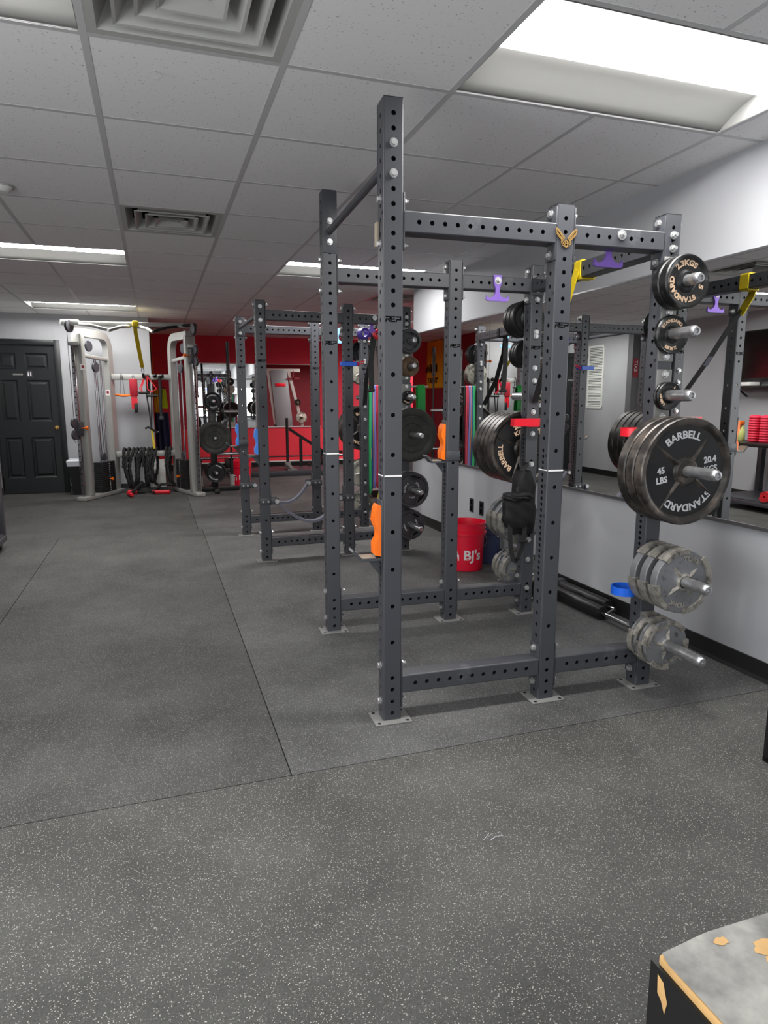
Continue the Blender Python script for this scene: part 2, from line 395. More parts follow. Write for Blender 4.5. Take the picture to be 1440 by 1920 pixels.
# walls
wall('wall_right', [(WR, YE), (WR, YN)], M['wall'])
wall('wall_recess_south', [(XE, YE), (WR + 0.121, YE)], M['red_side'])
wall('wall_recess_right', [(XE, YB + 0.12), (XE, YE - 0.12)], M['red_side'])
wall('wall_back', [(XC - 0.12, YB), (XE, YB)], M['red_dark'], 0.745)  # back wall coloured in two reds, the lower band brighter
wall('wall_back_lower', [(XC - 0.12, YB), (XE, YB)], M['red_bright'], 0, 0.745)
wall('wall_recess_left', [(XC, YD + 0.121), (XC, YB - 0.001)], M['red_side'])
# grey door wall with the doorway cut out
DX0, DX1, DH = -2.03, -1.27, 2.03
wall('wall_far_left', [(DX1, YD), (XC, YD)], M['wall'])
wall('wall_far_top', [(XL2, YD), (DX1 - 0.0005, YD)], M['wall'], DH + 0.001)
wall('wall_left_far', [(XL2, YJ + 0.121), (XL2, YD + 0.12)], M['wall'])
wall('wall_left_return', [(XL1 - 0.12, YJ), (XL2, YJ)], M['jog'], t=0.12)  # return coloured a darker grey than the walls either side
wall('wall_left', [(XL1, YN), (XL1, YJ - 0.001)], M['wall'])
wall('wall_near', [(WR + 0.12, YN - 0.03), (XL1 - 0.12, YN - 0.03)], M['wall'])
# added frames round the daylight sources, out of view behind and beside the camera
for nm, c, w_, h_, rz in (('fill_frame_1', (0.2, YN - 0.028, 1.35), 4.2, 1.5, 0), ('fill_frame_2', (XL1 + 0.001, 0.3, 1.25), 3.0, 1.6, PI / 2)):
    mb = MB()
    for x in (-w_ / 2 - 0.03, -w_ / 6, w_ / 6, w_ / 2 + 0.03): mb.box((x, 0.005 if rz == 0 else -0.005, 0), (0.05, 0.05, h_ + 0.1))
    for z in (-h_ / 2 - 0.03, h_ / 2 + 0.03): mb.box((0, 0.005 if rz == 0 else -0.005, z), (w_ + 0.11, 0.05, 0.05))
    struct(mb.build(nm, M['black'], None, c, (0, 0, rz), smooth=False))
# baseboards
def skirting(name, p0, p1, h=0.095):
    d = (Vector(p1) - Vector(p0)); n = Vector((-d.y, d.x)).normalized()
    mb = MB(); q0 = Vector(p0) - n * 0.008; q1 = Vector(p1) - n * 0.008
    mb.add([(p0[0], p0[1], 0.001), (p1[0], p1[1], 0.001), (p1[0], p1[1], h), (p0[0], p0[1], h),
            (q0.x - n.x * 0.006, q0.y - n.y * 0.006, 0.001), (q1.x - n.x * 0.006, q1.y - n.y * 0.006, 0.001), (q1.x, q1.y, 0.02), (q0.x, q0.y, 0.02), (q1.x, q1.y, h), (q0.x, q0.y, h)],
           [(4, 5, 6, 7), (7, 6, 8, 9), (9, 8, 2, 3), (0, 4, 7, 9, 3), (1, 2, 8, 6, 5), (0, 1, 5, 4), (0, 3, 2, 1)])
    return struct(mb.build(name, M['base'], smooth=False))
skirting('baseboard_right', (WR, YE), (WR, YN))
skirting('baseboard_far', (DX1 + 0.075, YD), (XC, YD))
skirting('baseboard_left', (XL1, YN), (XL1, YJ))
skirting('baseboard_left_far', (XL2, YJ), (XL2, YD))
skirting('baseboard_back', (XC, YB), (XE, YB), 0.11)
skirting('baseboard_recess', (XE, YE), (WR, YE))
# white cap strip on the red wall under the mirror
mb = MB(); mb.box((1.9, YB - 0.012, 0.125), (3.6, 0.02, 0.02)); struct(mb.build('trim_3', M['white'], smooth=False))

# door: six panels, casing, knob
dt = struct(bpy.data.objects.new('door_1', None)); C.objects.link(dt); dt.location = (0, YD, 0)
mb = MB()
cols = [(-1.97, -1.755), (-1.65, -1.36)]; rows = [(0.22, 0.785), (1.0, 1.56), (1.70, 1.92)]
xs = [DX0, cols[0][0], cols[0][1], cols[1][0], cols[1][1], DX1]; zs = [0.008, rows[0][0], rows[0][1], rows[1][0], rows[1][1], rows[2][0], rows[2][1], DH]
yf = 0.02
for a in range(5):
    for b in range(7):
        x0, x1, z0, z1 = xs[a], xs[a + 1], zs[b], zs[b + 1]
        if a in (1, 3) and b in (1, 3, 5):
            ring = [(0, yf), (0.018, yf + 0.014), (0.03, yf + 0.014), (0.055, yf + 0.004)]
            vs = []
            for e, y in ring: vs += [(x0 + e, y, z0 + e), (x1 - e, y, z0 + e), (x1 - e, y, z1 - e), (x0 + e, y, z1 - e)]
            fs = [(r * 4 + q, r * 4 + (q + 1) % 4, (r + 1) * 4 + (q + 1) % 4, (r + 1) * 4 + q) for r in range(3) for q in range(4)] + [(12, 13, 14, 15)]
            mb.add(vs, fs)
        else:
            mb.add([(x0, yf, z0), (x1, yf, z0), (x1, yf, z1), (x0, yf, z1)], [(0, 1, 2, 3)])
mb.box(((DX0 + DX1) / 2, 0.055, DH / 2), (DX1 - DX0, 0.02, DH - 0.01))
mb.build('door_panel', M['doorblack'], dt, smooth=False)
mb = MB()
for x in (DX1 + 0.035,): mb.box((x, -0.011, (DH + 0.07) / 2), (0.075, 0.02, DH + 0.07), bev=0.005)
mb.box((DX0 + 0.365, -0.011, DH + 0.035), (0.80, 0.02, 0.07), bev=0.005)
mb.box((DX1 + 0.002, 0.03, DH / 2), (0.012, 0.06, DH))
mb.build('door_casing', M['doorblack'], dt)
mb = MB(); mb.lathe([(0.0, -0.06), (0.016, -0.058), (0.026, -0.045), (0.026, -0.035), (0.012, -0.022), (0.012, -0.008), (0.03, -0.004), (0.03, 0.0)][::-1], (-1.315, yf, 0.91), (0, 1, 0), 20)
mb.build('door_knob', M['brass'], dt)
s = tag(MB().box((0, 0, 0), (0.12, 0.004, 0.022)).build('door_sign', M['plate_steel'], None, (-1.742, YD + yf - 0.003, 1.635)), 'narrow dark sign strip on the black door', 'sign')
mbs = MB(); mbs.box((0, 0, 0), (0.065, 0.004, 0.09))
s = mbs.build('restroom_sign', M['dkgrey'], None, (-1.60, YD + yf - 0.003, 1.64)); tag(s, 'small square restroom sign with two white figures on the black door', 'sign')
mbs = MB()
for dx in (-0.015, 0.015):
    mbs.lathe([(0.0, 0), (0.006, 0.0005), (0.006, 0.001), (0, 0.0015)], (dx, -0.0022, 0.024), (0, -1, 0), 10)
    mbs.box((dx, -0.003, -0.004), (0.013, 0.001, 0.036))
mbs.build('pictograms', M['txt_white'], s)

# ------------------------------------------------------------------ ceiling lamps and diffusers
def make_lamp(label, i, j):
    w, d = 2 * 0.632 - 0.03, 0.657 - 0.03
    t = thing('ceiling_light', label, 'light', (XK(i + 1), (YK(j) + YK(j + 1)) / 2, ZC), 0, 'recessed ceiling lights')
    mb = MB(); prof = [(-d / 2, 0.0), (-d / 2, 0.004)]
    for k in range(7):
        a = k / 6; prof.append((-d / 2 + 0.012 + a * (d / 2 - 0.118), 0.004 + 0.070 * math.sin(a * PI / 2)))
    prof2 = [(-y, z) for y, z in prof]
    for pr in (prof, prof2):
        n = len(pr); vs = [(-w / 2, y, z) for y, z in pr] + [(w / 2, y, z) for y, z in pr]
        mb.add(vs, [(q, q + 1, n + q + 1, n + q) for q in range(n - 1)])
    mb.build('reflector', M['reflector'], t)
    for sx in (-1, 1):
        MB().box((sx * (w / 2 + 0.004), 0, 0.048), (0.008, d, 0.096)).build('end_plate', M['reflector'], t, smooth=False)
    mb = MB(); vs = []; n = 9
    for k in range(n):
        a = -1 + 2 * k / (n - 1); vs.append((a * 0.106, 0.066 - 0.03 * (1 - a * a)))
    mb.add([(-w / 2, y, z) for y, z in vs] + [(w / 2, y, z) for y, z in vs], [(q, q + 1, n + q + 1, n + q) for q in range(n - 1)])
    mb.build('lens', M['lens'], t)
    mb = MB(); mb.box((0, 0, 0.12), (w, d, 0.02)); mb.build('housing', M['dkgrey'], t, smooth=False)
    return t
make_lamp('large lit ceiling light nearest the camera, above the first rack', 1, 0)
make_lamp('lit ceiling light beyond the first rack, behind its tall post', 1, 6)
make_lamp('lit ceiling light cut off at the top left corner of the photo', -3, 0)
make_lamp('lit ceiling light at the left edge, midway down the room', -3, 6)
make_lamp('most distant lit ceiling light, in front of the black door', -3, 11)
make_lamp('added unseen ceiling light behind the camera on the mirror side', 1, -6)  # this lamp and the next are added for light, out of view
make_lamp('added unseen ceiling light behind the camera on the left side', -3, -6)
for cell, w_ in (((5, 11), 'beside the inclined machine'), ((7, 11), 'by the far red side wall'), ((6, 13), 'nearest the back wall mirror'), ((7, 15), 'in the deepest red corner')):  # lamps added out of view to brighten the recess
    make_lamp('added unseen ceiling light in the red side recess, ' + w_, *cell)
def make_diffuser(label, i, j):
    t = thing('air_diffuser', label, 'air vent', ((XK(i) + XK(i + 1)) / 2, (YK(j) + YK(j + 1)) / 2, ZC), 0, 'square ceiling air diffusers')
    w, d = 0.608, 0.633
    mb = MB()
    def louvre(a0, z0, a1, z1, mb):
        vs = []
        for a, z in ((a0, z0), (a1, z1)):
            vs += [(-a * w / 2, -a * d / 2, z), (a * w / 2, -a * d / 2, z), (a * w / 2, a * d / 2, z), (-a * w / 2, a * d / 2, z)]
        mb.add(vs, [(k, (k + 1) % 4, 4 + (k + 1) % 4, 4 + k) for k in range(4)])
    louvre(1.0, -0.001, 0.90, -0.001, mb); louvre(0.90, -0.001, 0.88, 0.015, mb); louvre(0.88, 0.015, 0.78, 0.07, mb)
    mb.build('outer_frame', M['vent'], t, smooth=False)
    for a in (0.74, 0.53):
        mb = MB(); louvre(a, -0.006, a - 0.035, -0.004, mb); louvre(a - 0.035, -0.004, a - 0.16, 0.05, mb); louvre(a, -0.006, a - 0.01, 0.002, mb)
        mb.build('louvre_ring', M['vent'], t, smooth=False)
    mb = MB(); louvre(0.33, -0.008, 0.30, -0.006, mb); louvre(0.30, -0.006, 0.19, 0.02, mb)
    mb.add([(-0.19 * w / 2, -0.19 * d / 2, 0.02), (0.19 * w / 2, -0.19 * d / 2, 0.02), (0.19 * w / 2, 0.19 * d / 2, 0.02), (-0.19 * w / 2, 0.19 * d / 2, 0.02)], [(0, 1, 2, 3)])
    mb.build('centre_cup', M['vent'], t, smooth=False)
    mb = MB()
    for sx in (-1, 1):
        for sy in (-1, 1): mb.bar((sx * 0.04, sy * 0.04, 0.015), (sx * 0.12, sy * 0.12, 0.1), 0.004, 0.012)
    mb.build('bracket', M['vent'], t, smooth=False)
    mb = MB(); mb.box((0, 0, 0.14), (w, d, 0.01)); 
    for sx in (-1, 1): mb.box((sx * 0.3, 0, 0.09), (0.01, d, 0.1)); mb.box((0, sx * 0.31, 0.09), (w, 0.01, 0.1))
    mb.build('duct_box', M['dark'], t, smooth=False)
make_diffuser('square ceiling air diffuser at the top edge of the photo', -1, 0)
make_diffuser('square ceiling air diffuser midway along the ceiling', -1, 4)
make_diffuser('dark ceiling diffuser far away near the red wall', 3, 8)
mb = MB(); mb.lathe([(0.0, -0.035), (0.04, -0.034), (0.055, -0.02), (0.062, -0.008), (0.062, 0)], (0, 0, 0), (0, 0, 1), 24)
t = thing('smoke_detector', 'round white smoke detector on the ceiling at the left edge', 'smoke detector', (-0.73, 4.29, ZC - 0.001))
mb.build('body', M['white'], t)
mb = MB(); mb.lathe([(0.07, -0.008), (0.07, 0)], (0, 0, 0), (0, 0, 1), 24); mb.build('mounting_ring', M['vent'], t)
pt = [(0, 0, 0), (0, 0, -0.012)] + [(0.012 - 0.012 * math.cos(a), 0, -0.012 - 0.012 * math.sin(a)) for a in (0.6, 1.2, 1.8, 2.4, 3.0)]
tag(MB().tube(pt, 0.0022, 6).build('ceiling_hook', M['vent'], None, (0.06, 2.68, ZC)), 'tiny white hook screwed into the ceiling tile by the near diffuser', 'hook')

# ------------------------------------------------------------------ mirrors
def make_mirror(name, label, c, size, normal, frame_m, depth=0.006):
    """mirror panel standing against a wall; normal 'x-' or 'y-'"""
    t = thing(name, label, 'mirror', c, 0 if normal == 'y-' else -PI / 2)
    w, h = size
    MB().box((0, -depth / 2, 0), (w, depth, h)).build('glass', M['mirror'], t, smooth=False)
    mb = MB(); mb.box((0, -0.006, -h / 2 - 0.009), (w, 0.012, 0.018)); mb.build('bottom_channel', frame_m, t, smooth=False)
    mb = MB(); mb.box((0, -0.005, h / 2 + 0.005), (w, 0.010, 0.010)); mb.build('top_channel', frame_m, t, smooth=False)
    return t
mz, mh = (0.722 + 1.972) / 2, 1.972 - 0.722
make_mirror('wall_mirror', 'frameless wall mirror panel at the far end of the right wall', (WR - 0.0005, (5.04 + YE - 0.01) / 2, mz), (YE - 0.01 - 5.041, mh), 'x-', M['alu'])
make_mirror('wall_mirror', 'long frameless wall mirror panel beside the first rack', (WR - 0.0005, (1.6 + 5.037) / 2, mz), (5.037 - 1.6, mh), 'x-', M['alu'])
make_mirror('wall_mirror', 'wide mirror on the red back wall behind the plate tree', ((0.66 + 3.03) / 2, YB - 0.0005, (0.79 + 1.945) / 2), (3.03 - 0.66, 1.945 - 0.79), 'y-', M['white'])

# ------------------------------------------------------------------ power racks
HS = 0.0381
PIT, ZB = 0.0504, 0.036
def hole_face(mb, X, a, z0, z1, holes, r=0.0087, lip=0.004):
    """flat strip -a..a by z0..z1 in the local XZ plane facing -y, pierced by round holes"""
    N = 16; cur = z0
    hs = sorted(holes)
    for k, hz in enumerate(hs):
        up_ = (hs[k + 1] - hz) / 2 if k + 1 < len(hs) else 1
        dn_ = (hz - hs[k - 1]) / 2 if k > 0 else 1
        ht, hb = min(0.012, up_), min(0.012, dn_)
        if hz - hb > cur + 1e-5: mb.add([(-a, 0, cur), (a, 0, cur), (a, 0, hz - hb), (-a, 0, hz - hb)], [(0, 1, 2, 3)], 0, X)
        vs = []; fs = []
        for i in range(N):
            t = 2 * PI * i / N; c, s_ = math.cos(t), math.sin(t); q = max(abs(c), abs(s_))
            vs.append((a * c / q, 0, hz + (ht if s_ > 0 else hb) * s_ / q))
        for i in range(N): t = 2 * PI * i / N; vs.append((r * math.cos(t), 0, hz + r * math.sin(t)))
        for i in range(N): t = 2 * PI * i / N; vs.append((r * math.cos(t), lip, hz + r * math.sin(t)))
        for i in range(N):
            j = (i + 1) % N; fs.append((i, j, N + j, N + i)); fs.append((N + i, N + j, 2 * N + j, 2 * N + i))
        mb.add(vs, fs, 0, X); cur = hz + ht
    if cur < z1: mb.add([(-a, 0, cur), (a, 0, cur), (a, 0, z1), (-a, 0, z1)], [(0, 1, 2, 3)], 0, X)
def upright_mesh(hgt):
    kt = int((hgt - 0.05 - ZB) / PIT + 0.5)
    front = [ZB + PIT * k for k in range(kt + 1) if (k < 4 or (k <= 30 and k % 3 == 0) or k > 31)]
    side = [ZB + PIT * k for k in range(kt + 1)] + [ZB + PIT * (k + 0.5) for k in range(10, 21)]
    mb = MB(); rc = 0.006; a = HS - rc; z0, z1 = 0.006, hgt
    for q in range(4):
        ang = q * PI / 2
        X = Matrix.Rotation(ang, 4, 'Z') @ Matrix.Translation((0, -HS, 0))
        hole_face(mb, X, a, z0, z1, front if q % 2 == 0 else side)
        vs = []
        for i in range(5):
            t = -PI / 2 + i * PI / 8
            for z in (z0, z1): vs.append((a + rc * math.cos(t), -a + rc * math.sin(t), z))
        mb.add(vs, [(2 * i, 2 * i + 2, 2 * i + 3, 2 * i + 1) for i in range(4)], 0, Matrix.Rotation(ang, 4, 'Z'))
    mb.box((0, 0, hgt + 0.0015), (2 * HS - 0.004, 2 * HS - 0.004, 0.005), 1)
    return mb.mesh('upright', [M['rack'], M['black']], angle=30)
UP_T, UP_S = upright_mesh(2.354), upright_mesh(2.052)
def beam_mesh(L, fl=0.2):
    """crossmember along x from 0 to L with bolted end flanges"""
    mb = MB(); rc = 0.005; a = HS - rc
    n = int((L - 0.03) / 0.0508); off = (L - (n - 1) * 0.0508) / 2
    hs = [off + i * 0.0508 for i in range(n)]
    for q in range(4):
        X = Matrix.Rotation(q * PI / 2, 4, 'X')
        Y = Matrix(((0, 0, 1, 0), (0, 1, 0, 0), (-1, 0, 0, 0), (0, 0, 0, 1)))   # strip's z -> x
        F = X @ Matrix.Translation((0, -HS, 0)) @ Y
        hole_face(mb, F, a, 0, L, hs if q % 2 == 0 else [])
        vs = []
        for i in range(4):
            t = -PI / 2 + i * PI / 6
            for x in (0, L): vs.append((x, -a + rc * math.sin(t), -a - rc * math.cos(t)) if 0 else (x, -a - rc * math.cos(t + PI / 2 - PI / 2 + 0) * 0 + (-a - rc * math.cos(t + PI / 2)) - (-a), -a - rc * math.sin(t + PI / 2)))
        vs = []
        for i in range(4):
            t = PI + i * PI / 6
            for x in (0, L): vs.append((x, -a + rc * math.cos(t), -a + rc * math.sin(t)))
        mb.add(vs, [(2 * i, 2 * i + 1, 2 * i + 3, 2 * i + 2) for i in range(3)], 0, X)
    for x in (0.003, L - 0.003): mb.box((x, 0, 0), (0.006, 0.0762, fl), 0, None, 0.002)
    return mb.mesh('crossmember', M['rack'], angle=30)
def bolt_mesh(L):
    """hex head at -L/2, nut and threaded stub at +L/2, along local x"""
    mb = MB()
    def hexa(x0, x1, r):
        q = Matrix.Rotation(PI / 2, 4, 'Y')
        mb.lathe([(r * 0.9, x0), (r, x0 + 0.002), (r, x1 - 0.002), (r * 0.88, x1)], (0, 0, 0), (1, 0, 0), 6)
    h = L / 2
    mb.lathe([(0.0155, -h - 0.003), (0.0155, -h)], (0, 0, 0), (1, 0, 0), 16); hexa(-h - 0.013, -h - 0.003, 0.0125)
    mb.lathe([(0.0155, h), (0.0155, h + 0.003)], (0, 0, 0), (1, 0, 0), 16); hexa(h + 0.003, h + 0.015, 0.0125)
    mb.cyl((-h - 0.004, 0, 0), (h + 0.024, 0, 0), 0.0075, 10)
    return mb.mesh('bolt', M['bolt'], angle=25)
B_STD, B_DBL = bolt_mesh(0.0762 + 0.006), bolt_mesh(0.0762 + 0.012)
def logo_mesh():
    """maker's wide block lettering, facing -y, centred"""
    mb = MB(); t = 0.0044; H_ = 0.0165; Wd = 0.0165
    def stroke(x0, z0, x1, z1): mb.bar((x0, 0, z0), (x1, 0, z1), t, 0.0004, upv=(0, 1, 0))
    for k, ch in enumerate('REP'):
        x = (k - 1) * 0.0205 - Wd / 2; h2 = H_ / 2
        if ch == 'R':
            for sg in ((x - 0.001, h2, x + Wd, h2), (x + Wd, h2 + t / 2, x + Wd, 0), (x + 0.001, 0, x + Wd + t / 2, 0), (x + Wd * 0.55, 0, x + Wd + 0.001, -h2 - 0.001), (x + 0.002, 0, x, -h2 - t / 2)): stroke(*sg)
        if ch == 'E':
            for sg in ((x, h2, x + Wd, h2), (x, 0, x + Wd * 0.9, 0), (x, -h2, x + Wd, -h2), (x, -h2 - t / 2, x, h2 + t / 2)): stroke(*sg)
        if ch == 'P':
            for sg in ((x, h2, x + Wd, h2), (x + Wd, h2 + t / 2, x + Wd, -0.002), (x, -0.002, x + Wd + t / 2, -0.002), (x, -0.0035, x, -h2 - t / 2)): stroke(*sg)
    return mb.mesh('logo_lettering', M['ink'], smooth=False)
LOGO = logo_mesh()
def nums_mesh(hgt):
    mb = MB()
    X0 = frame((0, -1, 0), (0, 0, 1), (-HS - 0.0006, -0.024, 0))
    for n, k in ((40, 38), (35, 33), (30, 28), (25, 23), (20, 20.2), (15, 17.7), (10, 15.2), (5, 8)):
        z = ZB + PIT * (k + 0.3)
        if z < hgt - 0.1: flat_text(mb, str(n), 0.017, Matrix.Translation((0, 0, z)) @ X0)
    return mb.mesh('hole_numbers', M['ink'], smooth=False)
NUM_T, NUM_S = nums_mesh(2.35), nums_mesh(2.05)
mb = MB(); mb.box((0, -0.008, 0.003), (0.156, 0.122, 0.006), 0, None, 0.002)
for sx in (-1, 1):
    for sy in (-1, 1): mb.lathe([(0.0, 0.0003), (0.0075, 0.0003)], (sx * 0.06, -0.008 + sy * 0.048, 0.006), (0, 0, 1), 10, 1)
BASEP = mb.mesh('base_plate', [M['plate_steel'], M['dark']])
def peg_meshes(L):
    mb = MB(); r = 0.0235
    mb.lathe([(r, 0), (r, L - 0.02), (r * 0.94, L - 0.010), (r * 0.72, L), (0.010, L + 0.001), (0.008, L - 0.006), (0.0, L - 0.006)], (0, 0, 0), (0, -1, 0), 24)
    a = mb.mesh('sleeve', M['peg'])
    mb = MB(); mb.box((0, -0.003, 0), (0.074, 0.006, 0.22), 0, None, 0.002)
    b = mb.mesh('mounting_plate', M['plate_steel'])
    return a, b
PEG_S, PEG_MOUNT = peg_meshes(0.172); PEG_L, _ = peg_meshes(0.346)
PEGZ = [1.776, 1.573, 1.320, 1.013, 0.553, 0.250]
AB, BC, WD = 0.7065, 0.502, 1.110
def make_rack(label, loc, rz, tall):
    t = thing('power_rack', label, 'power rack', loc, rz, 'black power racks')
    pos = {'A': (0, 0), 'B': (AB, 0), 'C': (AB + BC, 0), 'a': (0, WD), 'b': (AB, WD), 'c': (AB + BC, WD)}
    for k, (x, y) in pos.items():
        big = tall and k in 'Aa'
        u = put('upright', UP_T if big else UP_S, t, (x, y, 0))
        put('logo_lettering', LOGO, u, (0, -HS - 0.0003, ZB + PIT * 31))
        put('hole_numbers', NUM_T if big else NUM_S, u, (0, 0, 0))
        put('base_plate', BASEP, t, (x, y, 0))
    b1, b2 = beam_mesh(AB - 2 * HS), beam_mesh(BC - 2 * HS); b3 = beam_mesh(WD - 2 * HS, 0.11)
    for y in (0, WD):
        for z, fl in ((1.945, 0), (0.155, 0)):
            put('crossmember', b1, t, (HS, y, z)); put('crossmember', b2, t, (AB + HS, y, z))
            for dz in (-0.077, 0.077):
                put('bolt', B_STD, t, (0.003, y, z + dz)); put('bolt', B_DBL, t, (AB, y, z + dz)); put('bolt', B_STD, t, (AB + BC - 0.003, y, z + dz))
    put('crossmember', b3, t, (AB + BC, HS, 1.945), (0, 0, PI / 2))
    for y in (0, WD):
        for dz in (-0.026, 0.026):
            put('bolt', B_STD, t, (AB + BC, y + (0.003 if y == 0 else -0.003), 1.945 + dz), (0, 0, -PI / 2))
    # pull-up bar with its end plates
    zp, zlo, zhi = (2.155, 2.05, 2.354) if tall else (1.955, 1.88, 2.052)
    mb = MB(); mb.cyl((0, HS, zp), (0, WD - HS, zp), 0.0165, 20)
    for y in (HS + 0.003, WD - HS - 0.003): mb.box((0, y, (zlo + zhi) / 2), (0.0775, 0.006, zhi - zlo), 0, None, 0.002)
    mb.build('pull_up_bar', M['rack'], t)
    for y in (0, WD):
        for dz in (-0.051, 0.051):
            put('bolt', B_STD, t, (0, y + (0.003 if y == 0 else -0.003), zp + dz), (0, 0, PI / 2 if y == 0 else PI / 2))
    # plate storage pegs
    for y, sgn in ((0, -1), (WD, 1)):
        for k, z in enumerate(PEGZ):
            rot = (0, 0, 0) if sgn < 0 else (0, 0, PI)
            p = put('plate_peg', PEG_S if k < 3 else PEG_L, t, (AB + BC, y + sgn * (HS + 0.006), z), rot)
            put('mounting_plate', PEG_MOUNT, p, (0, 0.006, 0))
            for dz in (-0.09, 0.09):
                put('bolt', B_STD, t, (AB + BC, y + sgn * 0.003, z + dz), (0, 0, PI / 2 if sgn < 0 else PI / 2))
    return t
R1 = make_rack('nearest black power rack, with tall front posts and a pull-up bar', (0.8547, 2.4469, 0), -0.0395, True)
R2 = make_rack('second black power rack, standing further back with straps', (0.7981, 5.3501, 0), 0.0190, False)
def RM(R):
    return Matrix.Translation(R.location) @ Matrix.Rotation(R.rotation_euler.z, 4, 'Z')
M1, M2 = RM(R1), RM(R2)
Z1, Z2 = R1.rotation_euler.z, R2.rotation_euler.z
XCL = AB + BC

# white tape lines round the first rack's posts
for x, y, w_ in ((0, 0, 1), (0, WD, 1), (AB, 0, 1)):
    mb = MB(); mb.box((0.001, -HS - 0.0008, 1.013), (0.070, 0.0012, 0.006)); mb.box((-HS - 0.0008, -0.004, 1.014), (0.0012, 0.066, 0.004))
    plabel(mb.build('tape_line', M['txt_white'], R1, (x, y, 0), smooth=False), 'thin white tape line round the post')
plabel(MB().box((-HS - 0.0075, 0.022, 1.905), (0.012, 0.026, 0.085), 0, None, 0.002).build('tag', M['tan'], R1), 'tan tag on the side of the tall near post')
# winged star emblem on the middle post
mb = MB(); t_ = 0.0028
def em(*pts):
    for a, b in zip(pts, pts[1:]): mb.bar((a[0], 0, a[1]), (b[0], 0, b[1]), t_, 0.004, upv=(0, 1, 0))
for sx in (-1, 1):
    P_ = lambda x, z: (sx * x, z)
    em(P_(0.046, 0.034), P_(0.041, 0.010), P_(0.016, -0.013), P_(0.010, -0.006), P_(0.046, 0.034))
    em(P_(0.0425, 0.018), P_(0.013, -0.010)); em(P_(0.046, 0.034), P_(0.034, 0.027), P_(0.006, -0.004))
    em(P_(0.022, -0.014), P_(0.009, -0.021), P_(0.018, -0.026), P_(0.022, -0.014))
    em(P_(0.009, -0.024), P_(0.0, -0.036), P_(0.016, -0.029))
st = [(0.009 * math.sin(k * 2 * PI / 10) * (1 if k % 2 == 0 else 0.45), 0.009 * math.cos(k * 2 * PI / 10) * (1 if k % 2 == 0 else 0.45) - 0.017) for k in range(11)]
em(*st)
o = mb.build('wing_emblem', M['brass'], R1, (AB + 0.002, -HS - 0.0028, 1.93), smooth=False)
plabel(o, 'brass winged star emblem on the middle post')
# purple bolted band hooks
def hook_mesh():
    mb = MB(); half = [(0.023, 0.030), (0.023, -0.014), (0.0125, -0.040)]
    for k in range(8):
        a = k / 7 * PI / 2; half.append((0.0115 + 0.040 * (1 - math.cos(a)), -0.055 - 0.038 * math.sin(a)))
    half += [(0.060, -0.088), (0.067, -0.078), (0.069, -0.104), (0.056, -0.110)]
    poly = [(-x, z) for x, z in half] ; poly = half + poly[::-1]
    X = frame((1, 0, 0), (0, 0, 1), (0, 0.0, 0))
    mb.prism(poly, 0.012, X)
    return mb.mesh('band_hook', M['purple'], angle=30)
HOOK = hook_mesh()
def add_hook(R, x, y, m=None, blt=True, z=1.957):
    h = put('band_hook', HOOK, R, (x, y, z))
    if blt:
        mb = MB(); mb.lathe([(0.02, 0), (0.02, 0.003)], (0, 0, 0), (0, -1, 0), 18); mb.lathe([(0.0125, 0.003), (0.0125, 0.012)], (0, 0, 0), (0, -1, 0), 6); mb.cyl((0, -0.012, 0), (0, -0.02, 0), 0.007, 10)
        mb.build('hook_bolt', M['bolt'], h, (0, -0.0125 if blt is True else blt, 0))
    return h
h = add_hook(R1, 0.952, WD - HS - 0.0005); plabel(h, 'purple hook bolted to the far top beam')
h = add_hook(R1, 0.962, HS + 0.0135, blt=-0.0135 - 2 * HS - 0.0005); plabel(h, 'purple hook bolted behind the near top beam')
h = add_hook(R2, 0.93, HS + 0.0135, blt=-0.0135 - 2 * HS - 0.0005); plabel(h, 'purple hook bolted behind the top beam')

